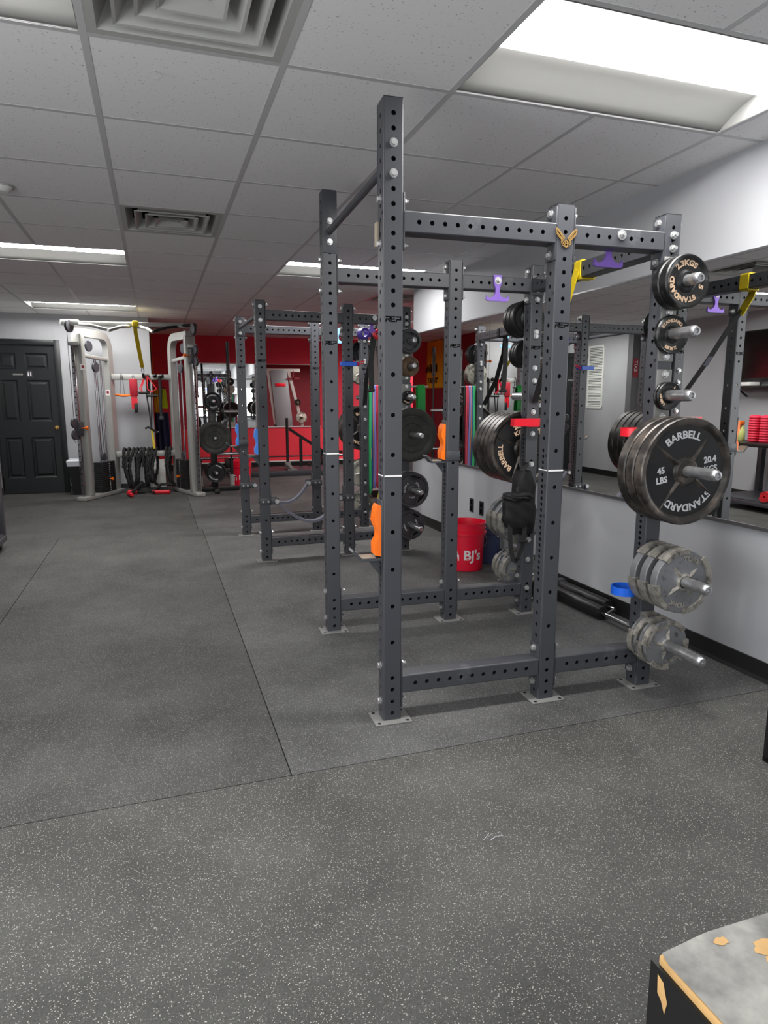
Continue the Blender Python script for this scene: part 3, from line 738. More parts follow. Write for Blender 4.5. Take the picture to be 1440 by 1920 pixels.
# ------------------------------------------------------------------ weight plates
def disc(mb, prof, mi=0, n=64, mats=None):
    """prof: (radius, y) from the hole at the front round the rim to the hole at the back"""
    k = len(prof); vs = []; 
    for r, y in prof:
        for i in range(n): a = 2 * PI * i / n; vs.append((r * math.sin(a), y, r * math.cos(a)))
    o = len(mb.v); mb.v += vs
    for j in range(k):
        j2 = (j + 1) % k
        for i in range(n):
            i2 = (i + 1) % n; mb.f.append((o + j * n + i, o + j * n + i2, o + j2 * n + i2, o + j2 * n + i)); mb.mi.append(mats[j] if mats else mi)
def plate_std(r, t, mats, texts, spokes=True, tmat='txt_grey', hub=0.055, rim=0.022, face=0.014):
    """iron plate, body centred on y=0 with its front face towards -y"""
    mb = MB(); f = -t / 2; b = t / 2; ho = 0.0255
    pr = [(ho, f + 0.004), (hub * 0.86, f + 0.002), (hub, f + 0.006), (hub * 1.12, f + face), (r - rim - 0.012, f + face), (r - rim, f + 0.002), (r - rim + 0.004, f), (r - 0.004, f), (r, f + 0.006), (r, b - 0.006), (r - 0.004, b), (r - rim, b), (r - rim - 0.01, b - face * 0.6), (hub, b - face * 0.6), (hub * 0.9, b - 0.003), (ho, b - 0.003)]
    mt = [1, 1, 1, 0, 1, 1, 1, 1, 1, 1, 1, 1, 0, 1, 1, 1]
    disc(mb, pr, mats=mt)
    if spokes:
        for k in range(4):
            a = PI / 4 + k * PI / 2
            p = []
            for rr, w_, hgt in ((hub * 0.95, 0.013, 0.004), (r - rim - 0.004, 0.002, face - 0.001)):
                p.append((rr, w_, f + hgt))
            (r0, w0, y0), (r1, w1, y1) = p
            loc = [(-w0, f + face, r0), (w0, f + face, r0), (0, y0, r0), (-w1, f + face, r1), (w1, f + face, r1), (0, y1, r1)]
            vs = [rotY(a, (x, y, z)) for x, y, z in loc]
            mb.add(vs, [(0, 2, 5, 3), (2, 1, 4, 5), (3, 5, 4)], 1)
    me = mb.mesh('weight_plate', mats, angle=28)
    lm = []; yl = f + face - 0.0012
    for kind, s_, size, R_, a in texts:
        tb = MB()
        if kind == 'arc': arc_text(tb, s_, size, R_, a, yl, 0.0014)
        else:
            x, z = R_; flat_text(tb, s_, size, frame((1, 0, 0), (0, 0, 1), (x, yl, z)), 0.0014)
        lm.append(tb.mesh('plate_lettering', M[tmat], smooth=False))
    return me, lm, t
def plate_york(r, t, mats, word=True):
    mb = MB(); f = -t / 2; b = t / 2; ho = 0.0255; hub = r * 0.27; fl = 0.009
    disc(mb, [(ho, f - 0.004), (hub * 0.75, f - 0.005), (hub, f + 0.002), (hub * 1.5, f + fl), (r - 0.006, f + fl), (r - 0.002, f + fl + 0.003), (r - 0.002, b - 0.008), (r - 0.006, b - 0.004), (hub, b - 0.004), (ho, b)],
         mats=[1, 1, 0, 0, 0, 0, 0, 0, 0, 0])
    for a0 in (-2.70, -0.92, 0.62, 2.02):                    # raised rim lugs
        n = 12; span = 0.95; vs = []
        for i in range(n + 1):
            a = a0 + span * i / n
            for rr, y in ((r - 0.021, f + fl), (r - 0.018, f), (r + 0.002, f), (r + 0.003, b)):
                vs.append((rr * math.sin(a), y, rr * math.cos(a)))
        fs = [(i * 4 + q, i * 4 + 4 + q, i * 4 + 5 + q, i * 4 + 1 + q) for i in range(n) for q in range(3)] + [(0, 1, 2, 3), (n * 4 + 3, n * 4 + 2, n * 4 + 1, n * 4)]
        mb.add(vs, fs, 1)
    for k in range(4):
        a = PI / 4 + k * PI / 2; r0, r1, w0 = hub * 0.9, r * 0.66, 0.018
        loc = [(-w0, f + fl, r0), (w0, f + fl, r0), (0, f - 0.006, r0), (0, f + fl, r1)]
        mb.add([rotY(a, p) for p in loc], [(0, 2, 3), (2, 1, 3)], 1)
    me = mb.mesh('weight_plate', mats, angle=28)
    lm = []
    for a in ((0.25, PI + 0.1) if word else ()):
        tb = MB(); arc_text(tb, 'YORK', r * 0.22, r * 0.66, a, f + fl - 0.002, 0.0018); lm.append(tb.mesh('plate_lettering', mats[1], smooth=False))
    return me, lm, t
def plate_bumper(r, t, m):
    mb = MB(); f = -t / 2; b = t / 2
    pr = [(0.0255, f + 0.004), (0.034, f + 0.003), (0.036, f + 0.012), (0.09, f + 0.010), (0.095, f + 0.005), (r * 0.62, f + 0.003), (r * 0.64, f + 0.007), (r * 0.70, f + 0.007), (r * 0.72, f + 0.003), (r - 0.012, f), (r - 0.003, f + 0.004), (r, f + 0.012), (r, b - 0.012), (r - 0.012, b), (0.06, b - 0.006), (0.0255, b - 0.006)]
    disc(mb, pr)
    return mb.mesh('weight_plate', m, angle=40), [], t
def plate_grip(r, t, mats, texts):
    """tri-grip plate with three recessed hand grips"""
    mb = MB(); f = -t / 2; b = t / 2; hub = r * 0.25; n = 72
    pr = [(0.0255, f), (hub * 0.8, f), (hub, f + 0.004), (hub * 1.08, f + 0.012), (r - 0.030, f + 0.012), (r - 0.022, f + 0.002), (r - 0.006, f), (r, f + 0.008), (r, b - 0.006), (r - 0.02, b), (hub, b - 0.006), (0.0255, b - 0.004)]
    disc(mb, pr, n=n)
    for k in range(3):
        a0 = k * 2 * PI / 3 + 0.25; pts = []
        for i in range(17):
            u = -1 + 2 * i / 16; a = a0 + u * 0.52; pts.append(((r - 0.026) * math.sin(a), f + 0.007, (r - 0.026) * math.cos(a)))
        for i in range(17):
            u = 1 - 2 * i / 16; a = a0 + u * 0.52; rr = r * 0.55 + (r * 0.38) * (u * u) ** 1.2 * 0.9; pts.append((rr * math.sin(a), f + 0.007, rr * math.cos(a)))
        mb.tube(pts, 0.006, 8, closed=True)
        inner = [(p[0] * 0.99, f + 0.0095, p[2] * 0.99) for p in pts]
        mb.add(inner, [tuple(range(17 * 2))], 1)
        aa = a0 + PI / 3; mb.bar((hub * 1.6 * math.sin(aa), f + 0.011, hub * 1.6 * math.cos(aa)), ((r - 0.03) * math.sin(aa), f + 0.011, (r - 0.03) * math.cos(aa)), 0.008, 0.004, upv=(0, 1, 0))
    me = mb.mesh('weight_plate', mats, angle=35)
    lm = []
    for s_, size, R_, a in texts:
        tb = MB(); arc_text(tb, s_, size, R_, a, f + 0.0105, 0.0004); lm.append(tb.mesh('plate_lettering', M['txt_grey'], smooth=False))
    return me, lm, t
rim = [M['p45'], M['p45rim']]
P45 = plate_std(0.2225, 0.052, rim, [('arc', 'BARBELL', 0.042, 0.138, 0.0), ('arc', 'STANDARD', 0.042, 0.138, PI), ('flat', '45', 0.036, (-0.118, 0.012), 0), ('flat', 'LBS', 0.036, (-0.118, -0.028), 0), ('flat', '20.4', 0.036, (0.124, 0.018), 0), ('flat', 'KGS', 0.036, (0.124, -0.022), 0)], True, 'txt_grey')
P45F = (P45[0], plate_std(0.2225, 0.052, rim, [('arc', 'BARBELL', 0.042, 0.138, 0.0), ('arc', 'STANDARD', 0.042, 0.138, PI), ('flat', '45', 0.036, (-0.118, 0.012), 0), ('flat', 'LBS', 0.036, (-0.118, -0.028), 0), ('arc', '20.4', 0.036, 0.125, 1.75), ('arc', 'KGS', 0.036, 0.088, 1.75)], False, 'txt_tan')[1], 0.052)
sm = [M['psmall'], M['psmall']]
P5 = plate_std(0.106, 0.044, sm, [('arc', '2.3KGS', 0.030, 0.062, 0.05), ('arc', 'STANDARD', 0.029, 0.062, PI + 0.72), ('arc', '5', 0.029, 0.062, PI / 2 + 0.42)], False, 'txt_tan', 0.042, 0.012, 0.009)
P25 = plate_std(0.080, 0.028, sm, [('arc', 'STANDARD', 0.019, 0.051, -0.1), ('arc', '2.5LBS', 0.019, 0.051, PI + 0.1)], False, 'txt_tan', 0.036, 0.008, 0.006)
P125 = plate_std(0.059, 0.018, sm, [('arc', '1.25LBS', 0.015, 0.038, -2.0), ('arc', '1', 0.015, 0.038, 0.6)], False, 'txt_tan', 0.031, 0.006, 0.004)
Y25 = plate_york(0.1375, 0.052, [M['york'], M['york_rim']])
Y10 = plate_york(0.110, 0.030, [M['york'], M['york_rim']])
Y12 = plate_york(0.120, 0.034, [M['york'], M['york_rim']]); Y25P = plate_york(0.1375, 0.052, [M['york_pale'], M['york_rim']]); Y10P = plate_york(0.120, 0.034, [M['york_pale'], M['york_rim']])
BMP = plate_bumper(0.225, 0.062, M['rubberp']); BMPT = plate_bumper(0.225, 0.045, M['rubberp'])
gm = [M['grip'], M['p45']]
G25 = plate_grip(0.152, 0.045, gm, [('FITNESS', 0.020, 0.060, 1.1), ('GEAR', 0.020, 0.060, PI), ('OLYMPIC', 0.020, 0.060, -1.2)])
G10 = plate_grip(0.130, 0.036, gm, [('GEAR', 0.018, 0.100, 0.9), ('FITNESS', 0.018, 0.052, -2.4), ('GEAR', 0.018, 0.052, 0.9)])
G5 = plate_grip(0.100, 0.034, gm, [])
RST = plate_std(0.083, 0.034, [M['rust'], M['rust']], [], False, 'txt_tan', 0.038, 0.010, 0.008)
PB12 = plate_std(0.125, 0.045, [M['p45'], M['p45']], [('arc', 'STANDARD', 0.024, 0.078, 0.0), ('arc', 'OLYMPIC', 0.024, 0.078, PI)], False, 'txt_grey', 0.05, 0.016, 0.01)
PB14 = plate_std(0.142, 0.06, [M['p45'], M['p45']], [('arc', 'POUND', 0.024, 0.090, 0.0), ('arc', 'STANDARD', 0.024, 0.090, PI)], False, 'txt_grey', 0.05, 0.016, 0.01)
P5D = plate_std(0.105, 0.044, [M['p45'], M['p45']], [], False, 'txt_tan', 0.042, 0.012, 0.009)
P25D = plate_std(0.082, 0.030, [M['p45'], M['p45']], [], False, 'txt_tan', 0.036, 0.008, 0.006)
def hang_plate(P, Xm, x, y, z, rz, label, group, roll=0.0, letters=True):
    """plate hung on a peg: its hole rests on the sleeve; (x,y,z) in the rack's frame, y = plate centre"""
    me, lm, t = P
    c = Xm @ Vector((x, y, z - 0.0015))
    o = thing('weight_plate', label, 'weight plate', c, 0, group, (0, roll, rz))
    put('plate_body', me, o)
    for l_ in lm: put('plate_lettering', l_, o)
    return o
ORD = {2: ['front', 'back'], 3: ['front', 'middle', 'back'], 4: ['front', 'second', 'third', 'rearmost'], 5: ['front', 'second', 'middle', 'fourth', 'rearmost'], 1: ['single']}
def stack(P, Xm, rz, z, y0, n, gap, what, where, group, sgn=-1, rolls=None, letters_all=False):
    """n plates along the peg from y0 outwards (sgn -1 towards the camera)"""
    t = P[2]
    for k in range(n):
        y = y0 + sgn * (t / 2 + k * (t + gap))
        idx = (n - 1 - k) if sgn < 0 else k          # 0 = nearest the camera
        word = ORD[n][idx]
        roll = rolls[idx] if rolls else random.uniform(-1, 1)
        hang_plate(P, Xm, XCL, y, z, rz, f'{word} {what} {where}', group, roll, True)
g = 'plates on the near post of the first rack'; w1 = "on the first rack near post"
stack(P5, M1, Z1, PEGZ[0], -0.055, 2, 0.003, 'five pound black plate with tan letters', w1 + ', topmost peg', g, rolls=[-0.15, 0.7])
stack(P25, M1, Z1, PEGZ[1], -0.052, 1, 0, 'small black plate lettered STANDARD', w1 + ', second peg', g, rolls=[0.0])
stack(P125, M1, Z1, PEGZ[2], -0.048, 2, 0.002, 'tiny 1.25 pound black plate', w1 + ', third peg', g, rolls=[0.0, 1.0])
stack(P45, M1, Z1, PEGZ[3], -0.060, 3, 0.004, 'large black 45 pound plate lettered BARBELL', w1, g, rolls=[-0.15, 0.5, 1.2])
stack(Y25, M1, Z1, PEGZ[4], -0.066, 3, 0.016, 'grey iron plate with notched rim', w1 + ', below the 45s', g, rolls=[0.12, 0.12, 0.12])
stack(Y10, M1, Z1, PEGZ[5], -0.052, 4, 0.003, 'small grey worn plate', w1 + ', lowest peg', g, rolls=[-0.6, 0.3, -0.4, 0.6])
g = 'plates on the far post of the first rack'; w1 = "on the first rack far post"; yf_ = WD + 0.052
stack(P5D, M1, Z1, PEGZ[0], yf_, 3, 0.002, 'black five pound plate', w1 + ', topmost peg', g, 1)
stack(P25D, M1, Z1, PEGZ[1], yf_, 3, 0.003, 'small black plate', w1 + ', second peg', g, 1)
stack(P45F, M1, Z1, PEGZ[3], yf_ + 0.004, 5, 0.003, 'large black 45 pound plate', w1 + ' above the backpack', g, 1, rolls=[-2.0, 0.3, 1, -0.5, 0.8])
stack(Y25, M1, Z1, PEGZ[4], yf_ + 0.006, 3, 0.03, 'grey iron plate', w1 + ', behind the backpack', g, 1, rolls=[0.6, 0.6, 0.6])
stack(Y12, M1, Z1, PEGZ[5], yf_, 4, 0.006, 'small grey iron plate', w1 + ', lowest peg above the floor', g, 1, rolls=[0.9, 0.2, 0.5, 0.9])
g = 'plates on the near post of the second rack'; w1 = "on the second rack near post"
stack(G5, M2, Z2, PEGZ[0], -0.052, 2, 0.003, 'small black grip plate', w1 + ', topmost peg', g)
stack(RST, M2, Z2, PEGZ[1], -0.052, 2, 0.003, 'rusty brown small plate', w1, g)
stack(P125, M2, Z2, PEGZ[2], -0.052, 2, 0.003, 'tiny black plate with letters', w1 + ' beside the green band', g)
stack(BMP, M2, Z2, PEGZ[3], -0.054, 2, 0.004, 'large black rubber bumper plate', w1, g)
stack(G25, M2, Z2, PEGZ[4], -0.054, 3, 0.003, 'black three-grip plate', w1 + ', second peg from the floor', g, rolls=[0, 0.4, 0.8])
stack(G10, M2, Z2, PEGZ[5], -0.054, 3, 0.003, 'smaller black three-grip plate', w1 + ', lowest peg', g, rolls=[0.3, 0.9, 1.4])
g = 'plates on the far post of the second rack'; w1 = "on the second rack far post"
stack(P5D, M2, Z2, PEGZ[0], yf_, 2, 0.003, 'dark grey plate', w1 + ', topmost peg', g, 1)
stack(Y10P, M2, Z2, PEGZ[1], yf_, 2, 0.003, 'pale grey plate', w1 + ', second peg', g, 1)
stack(P45F, M2, Z2, PEGZ[3], yf_, 3, 0.003, 'large dark 45 pound plate', w1, g, 1)
stack(Y25P, M2, Z2, PEGZ[4], yf_, 2, 0.006, 'pale cream iron plate', w1 + ', second peg from the floor', g, 1)
stack(Y10P, M2, Z2, PEGZ[5], yf_, 2, 0.006, 'pale cream small plate', w1 + ', lowest peg', g, 1)

# ------------------------------------------------------------------ things hung on the racks
def jcup(Xm, rz, x, y, zb, m, label, collar=False):
    """J-shaped bar holder on the -x face of a post; zb = height of its cradle"""
    t = thing('j_cup', label, 'bar holder', Xm @ Vector((x - HS, y, zb)), rz, 'bar holders on the racks')
    Xp = frame((1, 0, 0), (0, 0, 1), (0, 0.033, 0))
    mb = MB()
    # wrap-round bracket: collar over the post and back plate
    mb.box((-0.004, 0, 0.105), (0.006, 0.074, 0.25), 0, None, 0.002)
    if collar: mb.box((0.036, -HS - 0.004, 0.03), (0.086, 0.006, 0.055), 0, None, 0.002)
    # arm with raised lip
    mb.prism([(-0.006, 0), (-0.085, 0), (-0.118, 0.036), (-0.124, 0.030), (-0.090, -0.010), (-0.006, -0.010)], 0.066, Xp)
    mb.prism([(-0.006, -0.010), (-0.058, -0.010), (-0.006, -0.075)], 0.008, frame((1, 0, 0), (0, 0, 1), (0, 0.004, 0)))
    mb.build('bracket', M['rack'], t)
    mb = MB(); mb.prism([(-0.03, 0.0005), (-0.084, 0.0005), (-0.115, 0.034), (-0.118, 0.037), (-0.086, 0.005), (-0.03, 0.005)], 0.058, frame((1, 0, 0), (0, 0, 1), (0, 0.029, 0)))
    mb.build('pad', M['tan'], t)
    mb = MB()
    poly = [(-0.0075, 0.006), (-0.031, 0.012), (-0.032, 0.055), (-0.0175, 0.083), (-0.018, 0.108), (-0.034, 0.145), (-0.027, 0.195), (-0.019, 0.212), (0.003, 0.203), (0.003, 0.146), (-0.0075, 0.144)]
    mb.prism(poly, 0.062, frame((1, 0, 0), (0, 0, 1), (0, 0.031, 0)))
    mb.build('guard', m, t)
jcup(M1, Z1, 0, 0, 0.690, M['orange'], 'orange-lined bar holder low on the tall near post of the first rack')
jcup(M1, Z1, AB, WD, 0.955, M['orange'], 'orange-lined bar holder on the far middle post of the first rack', True)
jcup(M2, Z2, 0, 0, 0.865, M['jblue'], 'blue-lined bar holder on the near front post of the second rack')
jcup(M2, Z2, 0, WD, 0.865, M['jblue'], 'blue-lined bar holder on the far front post of the second rack', True)

def ring_holder(Xm, rz, x, y, z, r, m, label):
    """open ring clipped on a post's -x face"""
    t = thing('ring_holder', label, 'ring holder', Xm @ Vector((x - HS, y, z)), rz, 'coloured ring holders on posts')
    mb = MB(); h = 0.036
    mb.lathe([(r, 0), (r, h), (r - 0.005, h), (r - 0.005, 0.003), (r - 0.005, 0)], (-r - 0.006, 0, -h / 2), (0, 0, 1), 40, closed=True)
    mb.box((-0.004, 0, 0), (0.007, 0.05, h), 0, None, 0.002)
    mb.build('ring', m, t)
    mb = MB(); mb.box((-0.0012, 0, 0), (0.002, 0.062, h + 0.004)); mb.build('clip', m, t)
ring_holder(M1, Z1, XCL, 0.0, 0.458, 0.058, M['blue'], 'blue ring holder low on the near storage post, above the foam rolls')
ring_holder(M1, Z1, XCL, 0.0, 1.165, 0.058, M['red'], 'red ring holder on the near storage post beside the large 45 pound plates')
# red wedge-shaped holder clipped across the front of the far storage post
t = thing('bottle_holder', 'red holder clipped across the far storage post above the backpack', 'holder', M1 @ Vector((XCL, WD - HS, 1.172)), Z1)
mb = MB(); mb.prism([(-0.155, -0.066), (-0.045, -0.08), (0.0, -0.08), (0.036, -0.03), (0.036, 0.0), (-0.06, 0.0), (-0.155, -0.02)], 0.044, Matrix.Translation((0, -0.0005, -0.022)))
mb.build('body', M['red'], t)
mb = MB(); mb.box((0.0, -0.003, -0.026), (0.07, 0.005, 0.008)); mb.build('clip', M['red'], t)
t = thing('bottle_holder', 'blue holder clipped across the middle post of the second rack', 'holder', M2 @ Vector((AB, -HS, 1.585)), Z2)
mb = MB(); mb.prism([(-0.075, -0.05), (0.05, -0.05), (0.085, -0.01), (0.05, 0.0), (-0.075, 0.0)], 0.034, Matrix.Translation((0, -0.0005, -0.017))); mb.build('body', M['blue'], t)
pts = [(0.075 + 0.035 * math.cos(a) + 0.02 * math.sin(a), -0.02 - 0.02, 0.004 + 0.016 * math.sin(a) + 0.01 * math.cos(a)) for a in [k * 2 * PI / 16 for k in range(16)]]
plabel(MB().tube(pts, 0.004, 6, closed=True).build('carabiner', M['red'], t), 'red carabiner loop')

# black backpack on the far storage post
def bag_body(c, d, amp, seed, taper=0.8):
    random.seed(seed)
    bm = bmesh.new(); bmesh.ops.create_cube(bm, size=1)
    bmesh.ops.subdivide_edges(bm, edges=bm.edges[:], cuts=7, use_grid_fill=True)
    ph = [random.uniform(0, 6) for _ in range(6)]
    for v in bm.verts:
        x, y, z = v.co; k = (1 - abs(2 * z) ** 4 * 0.25)
        q = (1 - (1 - taper) * (z + 0.5))
        rr = 1 - 0.22 * (abs(2 * x) ** 3) * (abs(2 * y) ** 3)
        dx = amp * (math.sin(z * 14 + ph[0] + x * 5) + math.sin(z * 23 + ph[1]) * 0.6); dy = amp * (math.sin(z * 17 + ph[2] + x * 9) + 0.7 * math.sin(x * 12 + z * 9 + ph[3]))
        v.co = Vector((c[0] + x * d[0] * k * q * rr + dx, c[1] + y * d[1] * k * rr + dy, c[2] + z * d[2] + amp * math.sin(x * 8 + ph[4])))
    bm.verts.index_update(); mb = MB().add([v.co[:] for v in bm.verts], [[v.index for v in f.verts] for f in bm.faces]); bm.free(); return mb
t = thing('backpack', 'black backpack hanging by its loop on the far storage post', 'backpack', M1 @ Vector((XCL - 0.12, WD - HS - 0.006, 0.70)), Z1)
bag_body((0.035, -0.060, 0.005), (0.175, 0.11, 0.37), 0.0045, 3, 0.62).build('main_compartment', M['nylon'], t, angle=50)
bag_body((-0.045, -0.145, -0.030), (0.180, 0.070, 0.185), 0.0035, 5, 0.95).build('front_pocket', M['nylon'], t, angle=50)
bag_body((-0.045, -0.152, 0.058), (0.195, 0.082, 0.045), 0.003, 9, 0.9).build('pocket_flap', M['nylon'], t, angle=50)
mb = MB(); mb.ribbon([(0.03, -0.06, 0.17), (0.045, -0.045, 0.205), (0.080, -0.03, 0.225), (0.079, 0.035, 0.228)], (0, 0.3, 1), 0.022, 0.004); mb.ribbon([(-0.03, -0.12, 0.06), (-0.01, -0.08, 0.12), (0.03, -0.06, 0.175)], (0, 1, 0.2), 0.022, 0.004); mb.build('hanging_loop', M['webbing'], t)
mb = MB(); mb.ribbon([(-0.095, -0.165, -0.09), (-0.097, -0.17, -0.15), (-0.085, -0.16, -0.23), (-0.062, -0.15, -0.315), (-0.050, -0.15, -0.325), (-0.035, -0.15, -0.31), (-0.012, -0.155, -0.25), (0.0, -0.16, -0.17), (0.0, -0.16, -0.09)], (0.9, 0.1, 0.3), 0.028, 0.004); mb.build('shoulder_strap', M['webbing'], t)
MB().box((-0.004, -0.162, -0.205), (0.046, 0.014, 0.018), 0, None, 0.003).build('strap_buckle', M['black'], t)
# straps: yellow anchor strap over the rear top beam with black webbing running to the far post
t = thing('suspension_trainer', 'yellow and black suspension strap looped over the first rack rear beam', 'suspension trainer', M1 @ Vector((XCL, 0.60, 1.945)), Z1)
mb = MB(); q = 0.043
loop = [(-q, 0, -q), (-q, 0, q), (q, 0, q), (q, 0, -q)]
loop = [(-q, 0, -q * 0.6), (-q, 0, q * 0.85), (-q * 0.85, 0, q), (q * 0.85, 0, q), (q, 0, q * 0.85), (q, 0, -q * 0.85), (q * 0.85, 0, -q), (-q * 0.85, 0, -q)]
mb.ribbon(loop, (0, 1, 0), 0.055, 0.006, closed=True)
mb.ribbon([(-q - 0.004, 0.0, 0.0), (-q - 0.006, 0.03, -0.07), (-q, 0.085, -0.16)], (0, 1, 0.3), 0.045, 0.005)
mb.build('anchor_strap', M['yellow'], t)
mb = MB(); mb.ribbon([(-q, 0.075, -0.14), (-q + 0.01, 0.12, -0.2), (-q + 0.012, 0.27, -0.40), (0.0, 0.46, -0.66)], (1, 0, 0.0), 0.04, 0.004); mb.build('webbing_strap', M['webbing'], t)
mb = MB(); mb.ribbon([(-q + 0.008, 0.18, -0.275), (-q + 0.009, 0.30, -0.44)], (1, 0, 0), 0.038, 0.006); plabel(mb.build('printed_label', M['greyweb'], t), 'grey printed label on the black webbing')

# belt safeties on the second rack
def belt(y, z, sag, label):
    t = thing('safety_strap', label, 'safety strap', M2 @ Vector((0, y, z)), Z2, 'safety straps on the second rack')
    for x in (0, AB):
        sg = 1 if x == 0 else -1
        mb = MB(); mb.box((x, -HS - 0.004, 0), (0.092, 0.007, 0.055), 0, None, 0.002); mb.box((x, HS + 0.004, 0), (0.092, 0.007, 0.055), 0, None, 0.002)
        mb.box((x + sg * 0.07, -HS - 0.004, 0), (0.07, 0.007, 0.05), 0, None, 0.002); mb.box((x + sg * 0.07, HS + 0.004, 0), (0.07, 0.007, 0.05), 0, None, 0.002)
        mb.box((x + sg * (HS + 0.005), 0, 0.035), (0.007, 0.08, 0.125), 0, None, 0.002)
        mb.build('bracket', M['rack'], t)
        mb = MB()
        mb.lathe([(0.017, -0.062), (0.018, -0.058), (0.018, -0.05), (0.009, -0.048), (0.009, 0.05)], (x + sg * 0.088, 0, 0), (0, 1, 0), 16)
        for dx in (-0.02, 0.02): mb.lathe([(0.008, -0.047), (0.009, -0.042)], (x + dx, 0, 0), (0, 1, 0), 10)
        mb.build('pin', M['bolt'], t)
    mb = MB(); pts = []
    n = 22; x0, x1 = 0.088, AB - 0.088
    for i in range(n + 1):
        u = i / n; s_ = 4 * u * (1 - u); pts.append((x0 + (x1 - x0) * u + 0.03 * math.sin(u * PI) * 0, 0, -sag * s_ * (0.75 + 0.5 * u)))
    mb.ribbon(pts, (0, 1, 0), 0.062, 0.020)
    mb.build('webbing', M['greyweb'], t)
belt(0, 0.492, 0.185, 'sagging grey safety strap on the near side of the second rack')
belt(WD, 0.487, 0.185, 'sagging grey safety strap on the far side of the second rack')

# resistance bands on a peg behind the second rack's far storage post
t = thing('band_peg', 'chrome peg holding coloured bands on the second rack far storage post', 'peg', M2 @ Vector((XCL + HS, WD, 1.43)), Z2)
MB().cyl((0, 0, 0), (0.24, 0, 0), 0.008, 12).build('rod', M['chrome'], t); MB().box((0.002, 0, 0), (0.004, 0.05, 0.06)).build('mounting_plate', M['plate_steel'], t)
def band(x, w, m, label, drop, gap=0.014):
    mb = MB(); pts = []
    for k in range(7): a = PI * k / 6; pts.append((0, -math.cos(a) * 0.0115, 0.0 + math.sin(a) * 0.0115))
    n = 16
    for k in range(1, n): u = k / n; pts.append((0.004 * math.sin(u * 5 + x * 50), 0.0115 + gap * math.sin(u * PI), -drop * u))
    for k in range(5): a = PI * k / 4; pts.append((0, math.cos(a) * 0.0115, -drop - math.sin(a) * 0.0115))
    for k in range(1, n): u = 1 - k / n; pts.append((0.004 * math.sin(u * 6 + x * 50), -0.0115 - gap * math.sin(u * PI), -drop * u))
    mb.ribbon(pts, (1, 0, 0), w, 0.0045, closed=True)
    o = mb.build('resistance_band', m, None, M2 @ Vector((XCL + HS + x, WD, 1.43)), (0, 0, Z2))
    tag(o, label, 'resistance band', 'bands hanging on the peg')
band(0.020, 0.030, M['green'], 'wide pale green resistance band hanging behind the tall post', 1.07)
band(0.0435, 0.014, M['bandblue'], 'dark blue resistance band between the green and lilac ones', 1.03)
band(0.0555, 0.006, M['bandorange'], 'thin orange resistance band among the hanging bands', 1.0)
band(0.072, 0.022, M['lilac'], 'lilac resistance band hanging in the middle of the bands', 1.02)
band(0.092, 0.010, M['bandred'], 'narrow red resistance band beside the lilac one', 1.0)
band(0.108, 0.016, M['bandred'], 'wider red resistance band at the end of the peg', 1.02)
t = thing('strap_handle', 'yellow and black strap with handle hanging below the coloured bands', 'strap', M2 @ Vector((XCL + HS + 0.130, WD, 1.43)), Z2)
mb = MB(); mb.ribbon([(0, -0.012, -0.2), (0, -0.012, 0.0), (0, 0, 0.011), (0, 0.012, 0), (0, 0.012, -0.2), (-0.01, 0.0, -0.9), (-0.012, -0.03, -1.08)], (1, 0, 0), 0.018, 0.004); mb.build('webbing', M['webbing'], t)
mb = MB(); mb.ribbon([(-0.012, -0.03, -1.06), (-0.06, -0.06, -1.26)], (1, 0, 0), 0.022, 0.005); mb.ribbon([(-0.012, -0.03, -1.06), (0.03, -0.03, -1.16)], (1, 0, 0), 0.022, 0.005); mb.build('triangle', M['yellow'], t)
mb = MB(); mb.tube([(-0.075, -0.075, -1.27), (-0.045, -0.05, -1.33), (0.0, -0.045, -1.36)], 0.013, 10); mb.build('grip', M['black'], t)
# green band draped by the second rack's near post
mb = MB(); mb.ribbon([(0, -0.03, -0.24), (0, -0.02, -0.02), (0, 0.0, 0.008), (0, 0.02, -0.02), (0.012, 0.03, -0.30)], (1, 0, 0.05), 0.07, 0.004)
o = mb.build('resistance_band', mat('kelly_green_latex', rgb(24, 150, 60), 0.5), None, M2 @ Vector((XCL + HS + 0.10, -0.02, 1.415)), (0, 0, Z2)); tag(o, 'broad bright green band draped over a short rod on the second rack', 'resistance band')
t = thing('band_peg', 'short steel rod carrying the bright green band on the second rack', 'peg', M2 @ Vector((XCL + HS, -0.02, 1.409)), Z2)
MB().cyl((0, 0, 0), (0.17, 0, 0), 0.008, 12).build('rod', M['chrome'], t); MB().box((0.002, 0, 0), (0.004, 0.05, 0.06)).build('mounting_plate', M['plate_steel'], t)

# collars and straps dangling from the second rack's purple hook
def collar(loc, m, label, rot):
    t = thing('barbell_collar', label, 'barbell collar', loc, 0, None, rot)
    mb = MB(); mb.lathe([(0.045, 0), (0.045, 0.055), (0.036, 0.058), (0.028, 0.05), (0.028, 0.005), (0.036, -0.003)], (0, 0, -0.027), (0, 0, 1), 24, closed=True); mb.build('ring', m, t)
    mb = MB(); mb.box((0.05, 0, 0), (0.03, 0.05, 0.05), 0, None, 0.005); mb.build('latch', m, t)
hp = M2 @ Vector((0.93, HS + 0.02, 1.86))
collar(M2 @ Vector((0.862, HS + 0.020, 1.838)), M['violet'], 'violet barbell collar hanging on the second rack hook', (PI / 2, 0, 0.3))
collar(M2 @ Vector((0.998, HS + 0.020, 1.838)), M['red'], 'red barbell collar hanging on the second rack hook', (PI / 2, 0.3, 0))
t = thing('suspension_trainer', 'folded black suspension straps hanging from the second rack rear beam', 'suspension trainer', M2 @ Vector((XCL, 0.62, 1.945)), Z2)
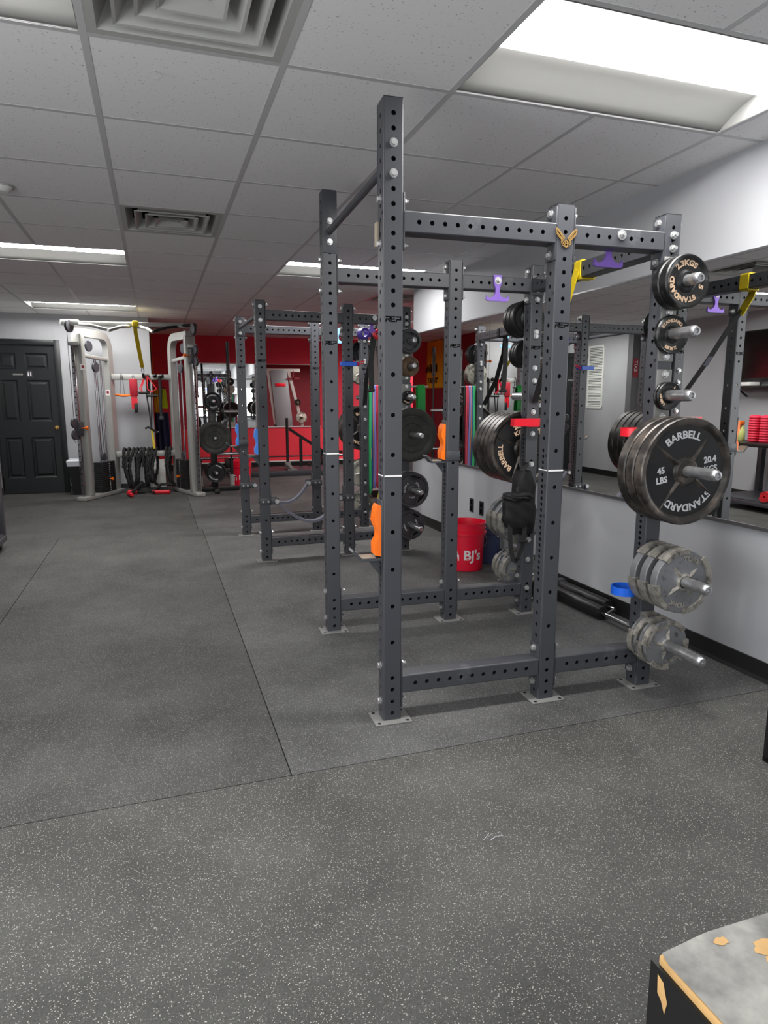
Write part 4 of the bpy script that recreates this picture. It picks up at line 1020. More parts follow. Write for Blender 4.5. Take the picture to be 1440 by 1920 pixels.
mb = MB(); mb.ribbon(loop, (0, 1, 0), 0.04, 0.005, closed=True); mb.ribbon([(-q - 0.002, 0.0, 0.0), (-q - 0.01, 0.06, -0.2), (-q - 0.02, 0.22, -0.45), (-0.02, 0.40, -0.7)], (1, 0.3, 0), 0.045, 0.005); mb.build('webbing_strap', M['webbing'], t)
mb = MB(); mb.ribbon([(-q - 0.012, 0.02, -0.05), (-q - 0.03, 0.05, -0.3), (-q - 0.02, 0.06, -0.55)], (1, 0, 0), 0.05, 0.008); mb.cyl((-q - 0.02, 0.01, -0.56), (-q - 0.02, 0.13, -0.56), 0.016, 12); mb.build('handle', M['black'], t)
# pale blue band hook plate on the second rack's far beam
h = put('band_hook', HOOK, R2, (0.925, WD - HS - 0.0005, 1.95)); h.data = HOOK.copy(); h.data.materials[0] = M['skyblue']; plabel(h, 'light blue hook bolted to the far top beam')

# ------------------------------------------------------------------ floor things near the mirror wall
def bucket(x, y, rz, label, m, text=True, r0=0.128, r1=0.150, h=0.375):
    t = thing('bucket', label, 'bucket', (x, y, 0), rz)
    mb = MB()
    pr = [(r0 - 0.006, 0.0), (r0, 0.006), (r1 - 0.010, h * 0.76), (r1 + 0.006, h * 0.76 + 0.002), (r1 + 0.006, h * 0.80), (r1 - 0.008, h * 0.81), (r1 - 0.006, h * 0.86), (r1 + 0.001, h * 0.865), (r1 + 0.001, h * 0.88), (r1 - 0.005, h * 0.885), (r1 - 0.002, h * 0.985), (r1 + 0.003, h), (r1 - 0.006, h), (r1 - 0.012, h * 0.8), (r0 - 0.006, 0.012), (0.0, 0.012)]
    mb.lathe(pr, (0, 0, 0), (0, 0, 1), 48); mb.build('pail', m, t)
    if text:
        tb = MB()
        def wrap(vs, fs, zc, a0, off=0.0012):
            out = []
            for u, v in vs:
                z = zc + v; r = r0 + (r1 - 0.010 - r0) * z / (h * 0.76) + off; a = a0 + u / r
                out.append((r * math.sin(a), -r * math.cos(a), z))
            tb.add(out, fs)
        vs, fs = text_geo("BJ's", 0.105, 0.003)
        wrap([(v[0], v[1]) for v in vs], fs, 0.095, 0.0)
        a = [(0.045 + 0.006, 0.085), (0.058, 0.076), (0.079, 0.112), (0.062, 0.083)]
        wrap(a, [(0, 1, 2, 3)], 0.095, 0.0, 0.0016)
        tb.build('lettering', M['txt_white'], t, smooth=False)
        tb = MB(); n = 14
        shape = [(-0.026, -0.03), (0.026, -0.03), (0.028, 0.012), (0.018, 0.024), (0.012, 0.05), (-0.012, 0.05), (-0.02, 0.03), (-0.028, 0.012)]
        wrap(shape, [tuple(range(8))], 0.115, -1.0); tb.build('badge', M['txt_white'], t, smooth=False)
        tb = MB(); shape = [(0.014 * math.cos(k * PI / 6), 0.012 * math.sin(k * PI / 6)) for k in range(12)]
        wrap(shape, [tuple(range(12))], 0.14, -1.0, 0.002); tb.build('badge_mark', M['ink'], t, smooth=False)
    mb = MB(); pts = [((r1 + 0.004) * math.cos(a), -(r1 + 0.004) * abs(math.sin(a)) * 0.98 - 0.004, h * 0.80 - 0.10 * math.sin(a)) for a in [PI * k / 16 for k in range(17)]]
    pts = [(r1 + 0.008, 0, h * 0.82)] + [((r1 + 0.010) * math.cos(a), -(r1 + 0.010) * math.sin(a), h * 0.8 - 0.16 * math.sin(a)) for a in [PI * k / 16 for k in range(1, 16)]] + [(-r1 - 0.008, 0, h * 0.82)]
    if text: mb.tube([p for p in pts], 0.0025, 6); o = mb.build('wire_handle', M['bolt'], t, rot=(0, 0, 2.2))
    return t
bucket(2.235, 4.60, -0.04, 'red plastic bucket with big white letters on the floor by the wall outlets', M['bucket'])
bucket(1.20, 10.35, 0.10, "far red bucket with white letters behind the plate tree", M['bucket'])
bucket(2.495, 4.74, 0.0, 'dark blue bin standing behind the red bucket', mat('navy_plastic', rgb(54, 62, 94), 0.45), False, 0.095, 0.115, 0.29)
for k, (y, nm) in enumerate(((5.31, 'left'), (5.12, 'right'))):
    t = thing('wall_outlet', f'{nm} one of two black outlets low on the wall under the mirror', 'outlet', (WR, y, 0.372), -PI / 2)
    MB().box((0, -0.003, 0), (0.075, 0.006, 0.122), 0, None, 0.002).build('cover_plate', M['black'], t)
    mb = MB()
    for dz in (-0.028, 0.028): mb.box((0, -0.0068, dz), (0.034, 0.003, 0.036), 0, None, 0.001)
    mb.build('socket', M['ink'], t)
# foam-roll attachment lying by the baseboard
t = thing('leg_roller', 'black foam-roll attachment lying along the baseboard by the mirror', 'gym attachment', (2.49, 3.42, 0), 0.02)
mb = MB()
for x, z, y0, y1 in ((-0.03, 0.042, -0.22, 0.30), (0.075, 0.048, -0.14, 0.34)):
    mb.lathe([(0.016, 0), (0.041, 0.0), (0.042, 0.004), (0.042, y1 - y0 - 0.004), (0.041, y1 - y0), (0.016, y1 - y0)], (x, y0, z), (0, 1, 0), 28, closed=True)
mb.build('foam_roll', M['black'], t)
mb = MB(); mb.cyl((-0.03, -0.47, 0.042), (-0.03, 0.34, 0.042), 0.014, 16); mb.cyl((0.075, -0.20, 0.048), (0.075, 0.36, 0.048), 0.014, 16); mb.cyl((-0.03, -0.245, 0.042), (0.075, -0.195, 0.048), 0.010, 12); mb.build('rod', M['chrome'], t)
mb = MB(); mb.box((0.02, 0.385, 0.047), (0.19, 0.05, 0.09), 0, None, 0.006); mb.build('end_block', M['rack'], t)
t = thing('rolled_attachment', 'black upright roll standing behind the middle post near the baseboard', 'gym attachment', (2.33, 3.75, 0), 0)
mb = MB(); mb.lathe([(0.075, 0), (0.085, 0.01), (0.085, 0.25), (0.078, 0.27), (0.06, 0.272), (0.0, 0.255)], (0, 0, 0), (0, 0, 1), 28); mb.build('roll', M['nylon'], t)
mb = MB(); mb.box((0.0, -0.083, 0.13), (0.05, 0.02, 0.16), 0, None, 0.004); mb.build('plate', M['plate_steel'], t)
# plyometric box, lower right corner of the photo
t = thing('plyo_box', 'worn wooden plyometric box with scuffed top at the lower right corner', 'box', (0.654, 0.696, 0), 0.0)
bw, bd, bh = 0.62, 0.55, 0.50
mb = MB(); mb.box((bw / 2, -bd / 2, bh / 2), (bw - 0.004, bd - 0.004, bh - 0.036), 0)
mb.build('body', M['boxside'], t, smooth=False)
mb = MB(); mb.box((bw / 2, -bd / 2, bh - 0.009), (bw, bd, 0.018), 0, None, 0.004)
# corner is knocked round
for i, v in enumerate(mb.v):
    x, y, z = v; dd = math.hypot(x, y)
    if dd < 0.03: mb.v[i] = (x + 0.008, y - 0.010, z - 0.004)
mb.build('top_panel', M['boxwood'], t)
mb = MB(); n = 26
mb.add([(0.010, -0.014, 0), (0.10, -0.004, 0), (bw - 0.004, -0.005, 0), (bw - 0.005, -bd + 0.005, 0), (0.006, -bd + 0.005, 0), (0.006, -0.10, 0), (0.004, -0.035, 0)], [tuple(range(6, -1, -1))])
random.seed(5)
for cx, cy, r_ in ((0.165, -0.055, 0.020), (0.25, -0.06, 0.026), (0.19, -0.15, 0.026), (0.11, -0.025, 0.012), (0.155, -0.075, 0.012), (0.26, -0.13, 0.015), (0.31, -0.10, 0.014)):
    k = 15; pts = []
    for i in range(k): a = 2 * PI * i / k; rr = r_ * random.uniform(0.72, 1.06); pts.append((cx + rr * math.cos(a) * 1.2, cy + rr * math.sin(a) * 0.7, 0.0007))
    mb.add(pts, [tuple(range(k))], 1)
mb.build('worn_paint', [M['boxtop'], M['boxwood']], t, (0, 0, bh + 0.0006), smooth=False)
mb = MB(); mb.add([(-0.0005, -0.012, 0.0), (-0.0005, -0.024, -0.004), (-0.0005, -0.034, -0.030), (-0.0005, -0.030, -0.052), (-0.0005, -0.022, -0.036), (-0.0005, -0.014, -0.03)], [(0, 1, 2, 3, 4, 5)])
mb.build('chipped_patch', M['boxwood'], t, (0.002, -0.006, bh - 0.028), smooth=False)
# foot of a black stand just inside the right edge
t = thing('equipment_stand', 'black upright of a stand cut off by the right edge', 'stand', (2.065, 1.66, 0), -0.04)
MB().box((0, 0, 0.55), (0.06, 0.06, 1.10), 0, None, 0.006).build('post', M['black'], t); MB().box((0.10, 0, 0.012), (0.26, 0.06, 0.024), 0, None, 0.004).build('foot', M['black'], t)

# ------------------------------------------------------------------ far left: cable machine
t = CM = thing('cable_machine', 'silver two-tower cable crossover machine near the black door', 'cable machine', (0, 0, 0))
def tower(F, K, mir):
    """F: front foot, K: rear foot on the floor (x, y)"""
    F, K = Vector((*F, 0)), Vector((*K, 0)); d = (K - F).normalized(); s = Vector((-d.y, d.x, 0)); L = (K - F).length
    mb = MB(); mb.bar(F + Vector((0, 0, 0.03)), K + Vector((0, 0, 0.03)), 0.13, 0.055, bev=0.012); mb.build('base_foot', M['silver'], CM)
    # front and rear columns joined by a curved top
    mb = MB()
    p0, p1 = F + d * 0.17, K - d * 0.12
    path = [p0 + Vector((0, 0, 0.05)), p0 + Vector((0, 0, 2.13))]
    mb.bar(path[0], path[1], 0.085, 0.15, upv=s, bev=0.025)
    pts = [p1 + Vector((0, 0, 0.05)), p1 + Vector((0, 0, 1.95))]
    for k in range(1, 7): a = k / 6 * PI / 2; pts.append(p1 - d * 0.16 * (1 - math.cos(a)) + Vector((0, 0, 1.95 + 0.19 * math.sin(a))))
    pts.append(p0 + Vector((0, 0, 2.14)))
    mb.ribbon(pts, s, 0.085, 0.10)
    mb.build('column', M['silver'], CM, smooth=True)
    mb = MB(); mb.bar(p0 + Vector((0, 0, 1.86)) + d * 0.06, p1 + Vector((0, 0, 1.83)) - d * 0.04, 0.05, 0.05, bev=0.015); mb.build('tower_brace', M['silver'], CM)
    # chrome adjustment rail in front of the front column
    r0 = F + d * 0.065
    mb = MB(); mb.bar(r0 + Vector((0, 0, 0.06)), r0 + Vector((0, 0, 1.98)), 0.045, 0.045, upv=s, bev=0.006)
    for k in range(24):
        z = 0.2 + k * 0.075; mb.lathe([(0.009, 0), (0.009, 0.0008)], r0 - d * 0.0228 + Vector((0, 0, z)), -d, 10, 1)
    mb.build('adjustment_rail', [M['chrome'], M['dark']], CM)
    mb = MB(); mb.box(r0 + d * 0.02 + Vector((0, 0, 1.99)), (0.12, 0.10, 0.05), 0, None, 0.01); mb.build('rail_cap', M['silver'], CM)
    # carriage with twin pulleys
    zc = 0.93 if not mir else 1.86
    c = r0 + Vector((0, 0, zc))
    mb = MB(); mb.bar(c - Vector((0, 0, 0.09)), c + Vector((0, 0, 0.09)), 0.085, 0.085, upv=s, bev=0.01); mb.build('carriage', M['dkgrey'], CM)
    for dz in (-0.075, 0.075):
        mb = MB(); mb.lathe([(0.0, -0.014), (0.02, -0.016), (0.058, -0.014), (0.062, -0.006), (0.055, 0), (0.062, 0.006), (0.058, 0.014), (0.02, 0.016), (0.0, 0.014)], c - d * 0.09 + Vector((0, 0, dz)), s, 24); mb.build('pulley', M['dkgrey'], CM)
    mb = MB(); mb.lathe([(0.008, 0), (0.008, 0.05), (0.022, 0.055), (0.024, 0.075), (0.014, 0.085), (0, 0.086)], c + s * (0.045 if mir else -0.045) + Vector((0, 0, 0.01)), s * (1 if mir else -1), 14); mb.build('pull_pin', M['orange'], CM)
    mb = MB(); mb.tube([c - d * 0.10 + Vector((0, 0, -0.08 - k * 0.012)) + s * (0.012 * math.sin(k)) * (1 if mir else -1) for k in range(9)], 0.004, 6); mb.build('snap_hook', M['chrome'], CM)
    # cable from the top pulley to the carriage
    tp = F + d * 0.02 + Vector((0, 0, 2.20))
    mb = MB(); mb.tube([tp + Vector((0, 0, -0.06)) - d * 0.05, c - d * 0.09 + Vector((0, 0, 0.14))], 0.0035, 6); mb.build('cable', M['black'], CM)
    mb = MB(); mb.lathe([(0.0, -0.018), (0.075, -0.016), (0.08, -0.008), (0.07, 0), (0.08, 0.008), (0.075, 0.016), (0, 0.018)], tp, s, 28); mb.build('pulley', M['dkgrey'], CM)
    for u, z in ((0.42, 1.98), (0.55, 1.72)):
        mb = MB(); q = F + d * (L * u) + Vector((0, 0, z)); mb.lathe([(0.0, -0.016), (0.065, -0.014), (0.07, -0.006), (0.062, 0), (0.07, 0.006), (0.065, 0.014), (0, 0.016)], q, s, 28); mb.build('pulley', M['dkgrey'], CM)
    # guide rods, stack and shroud
    m = F + d * (L * 0.60)
    for e in (-0.07, 0.07):
        mb = MB(); mb.cyl(m + d * e + Vector((0, 0, 0.4)), m + d * e + Vector((0, 0, 1.82)), 0.012, 12); mb.build('guide_rod', M['chrome'], CM)
    for e in (-0.03, 0.025):
        mb = MB(); mb.tube([m + d * e + Vector((0, 0, 0.5)), m + d * (e - 0.06) + Vector((0, 0, 1.86))], 0.004, 6); mb.build('cable', M['black'], CM)
    mb = MB(); zz = 0.06
    while zz < 0.46:
        mb.bar(m - d * 0.165 + Vector((0, 0, zz + 0.012)), m + d * 0.165 + Vector((0, 0, zz + 0.012)), 0.11, 0.023, bev=0.003); zz += 0.0255
    for k in range(15): mb.lathe([(0.006, 0), (0.006, 0.001)], m - s * (0.0555 if not mir else -0.0555) * 1 + d * 0.03 + Vector((0, 0, 0.08 + k * 0.0255)), -s if not mir else s, 8, 1)
    mb.build('weight_stack', [M['stack'], M['txt_white']], CM)
    mb = MB(); mb.lathe([(0.008, 0), (0.008, 0.03), (0.020, 0.034), (0.020, 0.05), (0, 0.052)], m + d * 0.03 - s * (0.05 if not mir else -0.05) + Vector((0, 0, 0.23)), -s if not mir else s, 12); mb.build('selector_pin', M['orange'], CM)
    mb = MB(); mb.lathe([(0.0, -0.015), (0.05, -0.013), (0.055, 0), (0.05, 0.013), (0, 0.015)], m + Vector((0, 0, 0.53)), s, 20); mb.build('pulley', M['dkgrey'], CM)
    # sticker
    return F, K, d, s, p0, p1
TL = tower((-0.97, 9.30), (-0.52, 10.12), False)
TR = tower((0.525, 9.25), (0.215, 10.12), True)
mb = MB(); 
mb.bar((-0.92, 9.36, 2.235), (0.46, 9.36, 2.255), 0.055, 0.055, bev=0.012); mb.build('top_bar', M['silver'], CM)
mb = MB(); mb.bar((-1.06, 9.34, 2.24), (-0.84, 9.34, 2.245), 0.07, 0.07, bev=0.02); mb.build('bar_end', M['white'], CM)
for pts, m in (([(-0.86, 9.34, 2.225), (-0.70, 9.18, 2.20), (-0.52, 9.12, 2.15)], 'silver'), ([(-0.26, 9.36, 2.22), (-0.36, 9.22, 2.20), (-0.50, 9.14, 2.14)], 'silver'), ([(-0.16, 9.36, 2.22), (-0.05, 9.24, 2.19), (0.02, 9.16, 2.14)], 'silver'), ([(0.34, 9.36, 2.235), (0.20, 9.25, 2.21), (0.02, 9.18, 2.15)], 'black'), ([(0.36, 9.36, 2.25), (0.45, 9.33, 2.255), (0.57, 9.30, 2.255)], 'black')):
    mb = MB(); mb.tube(pts, 0.02, 12); mb.build('pull_up_grip', M[m], CM)
mb = MB(); mb.bar((-0.55, 9.98, 1.60), (0.24, 9.98, 1.605), 0.05, 0.075, bev=0.012); mb.build('rear_rail', M['silver'], CM)
mb = MB(); mb.bar((-0.55, 9.98, 0.545), (0.24, 9.98, 0.545), 0.05, 0.085, bev=0.012); mb.build('rear_rail', M['silver'], CM)
for (x, y, z), rz in (((-0.835, 9.335, 1.70), 0.5), ((-0.60, 9.92, 1.39), 0.5)):
    mb = MB(); mb.box((0, 0, 0), (0.06, 0.002, 0.075), 0); mb.box((0, -0.0012, 0.005), (0.032, 0.001, 0.035), 1)
    plabel(mb.build('sticker', [M['txt_white'], M['signred']], CM, (x, y - 0.05, z), (0, 0, rz), smooth=False), 'small white sticker with a red mark')

# attachments hanging on the machine's rear rail
YH = 9.93
def hang_hook(x):
    return [(x, 9.985, 1.648), (x, 9.95, 1.655), (x, YH, 1.64), (x, YH - 0.01, 1.60), (x, YH, 1.575), (x, YH + 0.012, 1.58)]
t = thing('rope_attachment', 'orange rope handle on black straps hanging at the rail left end', 'cable attachment', (-0.42, YH, 1.36), 0)
mb = MB(); mb.ribbon([(-0.02, 0, 0.0), (-0.012, 0, 0.26), (0, 0.0, 0.285), (0.012, 0, 0.26), (0.03, 0, 0.0)], (0, 1, 0), 0.018, 0.005); mb.tube([(0, 0.0, 0.28), (0, 0.0, 0.29), (0, 0.055, 0.292)], 0.004, 6); mb.build('strap', M['webbing'], t)
mb = MB(); mb.tube([(-0.09, 0, 0.005), (-0.03, -0.01, -0.005), (0.03, -0.01, -0.01), (0.10, 0, -0.005)], [0.012, 0.018, 0.018, 0.012], 10); mb.build('grip', M['orange'], t)
t = thing('neck_harness', 'red padded strap hanging from the machine rail, left of the red handles', 'cable attachment', (-0.27, YH, 1.36), 0)
mb = MB(); mb.box((0.0, 0, 0.10), (0.105, 0.035, 0.24), 0, None, 0.016); mb.build('pad', mat('deep_red_vinyl', rgb(170, 24, 44), 0.5), t)
mb = MB(); mb.ribbon([(-0.012, 0, 0.01), (-0.015, -0.005, -0.10), (-0.012, 0, -0.19)], (1, 0, 0), 0.05, 0.008); mb.ribbon([(0.02, 0.006, 0.01), (0.022, 0.0, -0.12)], (1, 0, 0), 0.04, 0.008); mb.build('strap', M['red'], t)
mb = MB(); mb.box((0.018, -0.002, -0.175), (0.05, 0.012, 0.13), 0, None, 0.003); mb.build('buckle_pad', M['black'], t)
mb = MB(); mb.tube([(0, 0, 0.215), (0.015, 0, 0.24), (0, 0.0, 0.27), (-0.015, 0, 0.24)], 0.004, 6, closed=True); mb.tube([(0, 0, 0.265), (0, 0.055, 0.286)], 0.004, 6); mb.build('carabiner', M['chrome'], t)
for dx, sx, nm in ((-0.02, -0.5, 'left'), (0.02, 1.2, 'right')):
    t = thing('stirrup_handle', nm + ' of two red strap handles hanging from the machine rail', 'cable attachment', (-0.10 + dx * 0.6, YH - 0.018 * (dx > 0), 1.42), 0)
    mb = MB(); mb.ribbon([(0, 0, 0.20), (dx * 1.5 - 0.03, 0, 0.02), (dx * 2, -0.01, -0.02), (dx * 3 + 0.05 * sx, 0, 0.02), (0.0, 0.0, 0.20)], (0, 1, 0.2), 0.032, 0.014); mb.build('strap', M['red'], t)
    mb = MB(); mb.cyl((dx * 2 - 0.06, 0, -0.03 - 0.04 * (dx > 0)), (dx * 2 + 0.09, 0, -0.03 - 0.04 * (dx > 0)), 0.017, 14); mb.build('grip', M['black'], t)
    mb = MB(); mb.tube([(0, 0, 0.19), (0, -0.003, 0.215), (0, 0.05, 0.225)], 0.004, 6); mb.build('hook', M['chrome'], t)
t = thing('triceps_rope', 'black triceps rope hanging from the right end of the machine rail', 'cable attachment', (0.075, YH, 1.62), 0)
mb = MB(); mb.tube([(0, 0.005, 0), (0.005, 0, -0.2), (-0.005, 0, -0.4), (0.0, 0.0, -0.56)], 0.021, 10); mb.build('rope', M['webbing'], t)
for dx in (-0.06, 0.03):
    mb = MB(); mb.lathe([(0.0, -0.032), (0.022, -0.025), (0.033, 0), (0.022, 0.025), (0, 0.032)], (dx, -0.02, 0.0), (1, 0, 0), 16); mb.build('knob', M['black'], t)
mb = MB(); mb.lathe([(0.026, 0), (0.03, 0.02), (0.026, 0.05)], (0, 0, -0.60), (0, 0, 1), 14); mb.build('rope_end', M['dkgrey'], t)
t = thing('suspension_trainer', 'yellow and black suspension trainer hanging between the machine towers', 'suspension trainer', (-0.06, YH - 0.02, 1.6), 0)
mb = MB(); mb.ribbon([(0.02, 0.03, -0.2), (0.01, 0.0, -0.45), (-0.01, 0, -0.72)], (1, 0, 0), 0.02, 0.004); mb.ribbon([(-0.05, 0.03, -0.2), (-0.02, 0, -0.5), (-0.01, 0, -0.72)], (1, 0, 0), 0.02, 0.004); mb.ribbon([(-0.02, 0.03, -0.2), (-0.02, 0.04, 0.02), (-0.02, 0.06, 0.04)], (1, 0, 0), 0.06, 0.01); mb.build('webbing', M['webbing'], t)
mb = MB(); mb.ribbon([(-0.005, 0, -0.70), (0.015, -0.005, -0.98)], (1, 0, 0), 0.028, 0.006); mb.build('triangle', M['yellow'], t)
mb = MB(); mb.tube([(-0.09, 0, -0.70), (-0.05, -0.01, -0.68), (0.0, -0.01, -0.71), (0.06, 0, -0.76), (0.09, 0, -0.745)], 0.014, 8); mb.build('handle', M['black'], t)
# yellow strap from the top bar down to the rail
t = thing('anchor_strap', 'long yellow strap hanging from the machine top bar', 'strap', (-0.19, 9.36, 2.25), 0)
mb = MB(); mb.ribbon([(0, 0.02, -0.045), (0, -0.035, -0.03), (0, -0.038, 0.03), (0, 0.0, 0.04), (0, 0.038, 0.03), (0, 0.038, -0.03), (0.0, 0.06, -0.1), (0.05, 0.50, -0.52)], (1, 0.0, 0.0), 0.05, 0.007); mb.build('webbing', M['yellow'], t)
mb = MB(); mb.box((0.005, -0.045, 0.0), (0.075, 0.02, 0.07), 0, None, 0.008); mb.build('knot', M['yellow'], t)
mb = MB(); mb.ribbon([(0.048, 0.50, -0.515), (0.035, 0.51, -0.56), (0.055, 0.52, -0.63), (0.07, 0.51, -0.56), (0.052, 0.50, -0.515)], (0, 1, 0), 0.02, 0.008); mb.bar((0.055, 0.52, -0.60), (0.06, 0.55, -0.66), 0.03, 0.02); mb.build('clip', M['black'], t)
# battle ropes slung over the lower rail
def rope(label, pts, red_end):
    t = thing('battle_rope', label, 'battle rope', (0, 0, 0), 0, 'battle ropes on the cable machine')
    P_ = [Vector(p) for p in pts]; out = []
    for i in range(len(P_) - 1):
        p0, p1, p2, p3 = P_[max(i - 1, 0)], P_[i], P_[i + 1], P_[min(i + 2, len(P_) - 1)]
        for k in range(7):
            u = k / 7; out.append(0.5 * ((2 * p1) + (p2 - p0) * u + (2 * p0 - 5 * p1 + 4 * p2 - p3) * u * u + (3 * p1 - p0 - 3 * p2 + p3) * u ** 3))
    out.append(P_[-1])
    mb = MB()
    # three twisted strands
    ref = Vector((0, 1, 0.2))
    acc = 0.0; cs = []
    for i, p in enumerate(out):
        tg = (out[min(i + 1, len(out) - 1)] - out[max(i - 1, 0)]).normalized(); a_ = tg.cross(ref).normalized(); b_ = tg.cross(a_)
        if i: acc += (p - out[i - 1]).length
        cs.append((p, a_, b_, acc))
    for s_ in range(3):
        mb.tube([p + (a_ * math.cos(q * 28 + s_ * 2.094) + b_ * math.sin(q * 28 + s_ * 2.094)) * 0.0105 for p, a_, b_, q in cs], 0.0115, 6)
    mb.build('rope', M['webbing'], t)
    a, b = Vector(red_end[0]), Vector(red_end[1])
    mb = MB(); L = (b - a).length; mb.lathe([(0.02, 0), (0.027, 0.01)] + [(0.027 - 0.003 * (k % 2), 0.02 + k * (L - 0.03) / 8) for k in range(9)] + [(0.02, L)], a, b - a, 14); mb.build('handle', M['red'], t)
yF, yB = 9.90, 10.06
def loops(xs, zlow, ph):
    pts = []; rr = random.Random(11 + ph)
    for k, x in enumerate(xs):
        a, b, c_ = rr.uniform(-0.05, 0.05), rr.uniform(-0.06, 0.06), rr.uniform(-0.07, 0.07)
        pts += [(x + a, yF - 0.03 - 0.02 * (k % 2), 0.36 + 0.6 * b), (x + 0.01, yF, 0.575), (x + 0.02, 9.98, 0.622), (x + 0.03, yB, 0.56), (x + b, yB + 0.0, 0.32), (x + c_, yB - 0.03, zlow + 0.09 * rr.random()), (x + 0.5 * c_ + 0.04, yF - 0.05 - 0.05 * rr.random(), zlow + 0.12 * rr.random())]
    return pts
rope('black battle rope looped over the left of the low rail', loops([-0.46, -0.40, -0.34, -0.29, -0.24], 0.06, 0) + [(-0.36, 9.75, 0.04), (-0.42, 9.66, 0.035)], ((-0.415, 9.67, 0.034), (-0.36, 9.47, 0.034)))
rope('black battle rope looped over the middle of the low rail', loops([-0.20, -0.14, -0.09, -0.04], 0.10, 1) + [(-0.10, 9.74, 0.04), (-0.08, 9.66, 0.034)], ((-0.10, 9.70, 0.034), (0.13, 9.64, 0.034)))
rope('black battle rope looped over the right end of the low rail', loops([0.10, 0.15], 0.07, 0) + [(0.02, 9.82, 0.12), (-0.05, 9.80, 0.05), (-0.2, 9.78, 0.035), (-0.3, 9.80, 0.035)], ((-0.3, 9.80, 0.034), (-0.42, 9.84, 0.034)))
t = thing('step_board', 'pale grey board standing behind the battle ropes', 'board', (-0.02, 10.20, 0), 0)
MB().box((0, 0, 0.24), (0.22, 0.06, 0.40), 0, None, 0.01).build('board', M['white'], t); MB().box((0, 0, 0.02), (0.24, 0.1, 0.04)).build('foot', M['dkgrey'], t)
# wastebasket
t = thing('trash_bin', 'black wastebasket with a white liner beside the door', 'trash bin', (-1.03, 10.08, 0), 0)
def frustum(mb, w0, d0, w1, d1, z0, z1, mi=0):
    vs = [(sx * w0 / 2, sy * d0 / 2, z0) for sx, sy in ((-1, -1), (1, -1), (1, 1), (-1, 1))] + [(sx * w1 / 2, sy * d1 / 2, z1) for sx, sy in ((-1, -1), (1, -1), (1, 1), (-1, 1))]
    mb.add(vs, [(0, 1, 5, 4), (1, 2, 6, 5), (2, 3, 7, 6), (3, 0, 4, 7), (3, 2, 1, 0)], mi)
mb = MB(); frustum(mb, 0.20, 0.22, 0.29, 0.32, 0, 0.43); mb.build('bin', M['black'], t, smooth=False)
mb = MB(); frustum(mb, 0.295, 0.325, 0.315, 0.345, 0.40, 0.47); frustum(mb, 0.315, 0.345, 0.29, 0.315, 0.47, 0.485); frustum(mb, 0.25, 0.28, 0.29, 0.315, 0.38, 0.485); mb.build('liner', M['bag'], t, smooth=False)
# banner and hung cloth by the recess corner
t = thing('banner', 'yellow banner with black brush lettering on the recess side wall', 'banner', (XC + 0.004, 12.45, 1.99), PI / 2)
mb = MB(); n = 14; vs = []
for i in range(n + 1):
    for z in (-0.47, 0.44): vs.append((-0.46 + 0.92 * i / n, -0.012 - 0.005 * math.sin(i * 1.3), z))
mb.add(vs, [(2 * i, 2 * i + 2, 2 * i + 3, 2 * i + 1) for i in range(n)]); mb.add([(v[0], v[1] + 0.006, v[2]) for v in vs], [(2 * i, 2 * i + 1, 2 * i + 3, 2 * i + 2) for i in range(n)])
mb.build('cloth', mat('banner_yellow', rgb(232, 176, 24), 0.7), t)
mb = MB(); flat_text(mb, '"SWEAT', 0.14, frame((1, 0, 0), (0, 0, 1), (0.02, -0.021, -0.37)), 0.004)
flat_text(mb, 'KNW', 0.24, frame((1, 0, 0), (0, 0, 1), (0.10, -0.021, -0.17)), 0.004)
for pts in ([(-0.05, 0.10), (0.0, 0.22), (0.07, 0.26), (0.10, 0.20), (0.02, 0.16)], [(0.05, 0.26), (0.1, 0.34)], [(0.0, 0.14), (0.02, -0.05), (0.15, -0.10)]):
    for a, b in zip(pts, pts[1:]): mb.bar((a[0], -0.021, a[1]), (b[0], -0.021, b[1]), 0.014, 0.001, upv=(0, 1, 0))
mb.build('brush_lettering', M['ink'], t, smooth=False)
t = thing('hanging_jacket', 'yellow and navy garment hanging on the recess wall behind the cable machine', 'clothing', (0.075, 10.95, 1.0), 0.0)
def cloth(x0, x1, z0, z1, m, nm, amp=0.014, x2=None, x3=None):
    mb = MB(); n = 12; vs = []
    for off in (0, 0.012):
        for j in range(9):
            v = j / 8; a, b = x0 + ((x2 if x2 is not None else x0) - x0) * v, x1 + ((x3 if x3 is not None else x1) - x1) * v
            for i in range(n + 1): u = i / n; vs.append((a + (b - a) * u, off + amp * math.sin(u * 17 + v * 1.5), z0 + (z1 - z0) * v))
    k = (n + 1) * 9; fs = []
    for o in (0, k):
        for j in range(8):
            for i in range(n): p = o + j * (n + 1) + i; fs.append((p, p + 1, p + n + 2, p + n + 1))
    mb.add(vs, fs); mb.build(nm, m, t)
cloth(-0.09, 0.0, 0.10, 0.46, M['mustard'], 'yellow_panel'); cloth(0.003, 0.115, 0.16, 0.46, M['lime'], 'lime_panel', 0.014, 0.003, 0.085); cloth(-0.10, 0.125, -0.55, 0.10, M['navy'], 'navy_panel', 0.02, -0.09, 0.115)
mb = MB(); mb.tube([(-0.09, 0.006, 0.46), (0.0, 0.006, 0.50), (0.09, 0.006, 0.46)], 0.006, 8); mb.tube([(0, 0.006, 0.50), (0, 0.006, 0.54), (-0.1, 0.006, 0.55)], 0.004, 8); mb.build('hanger', M['black'], t)

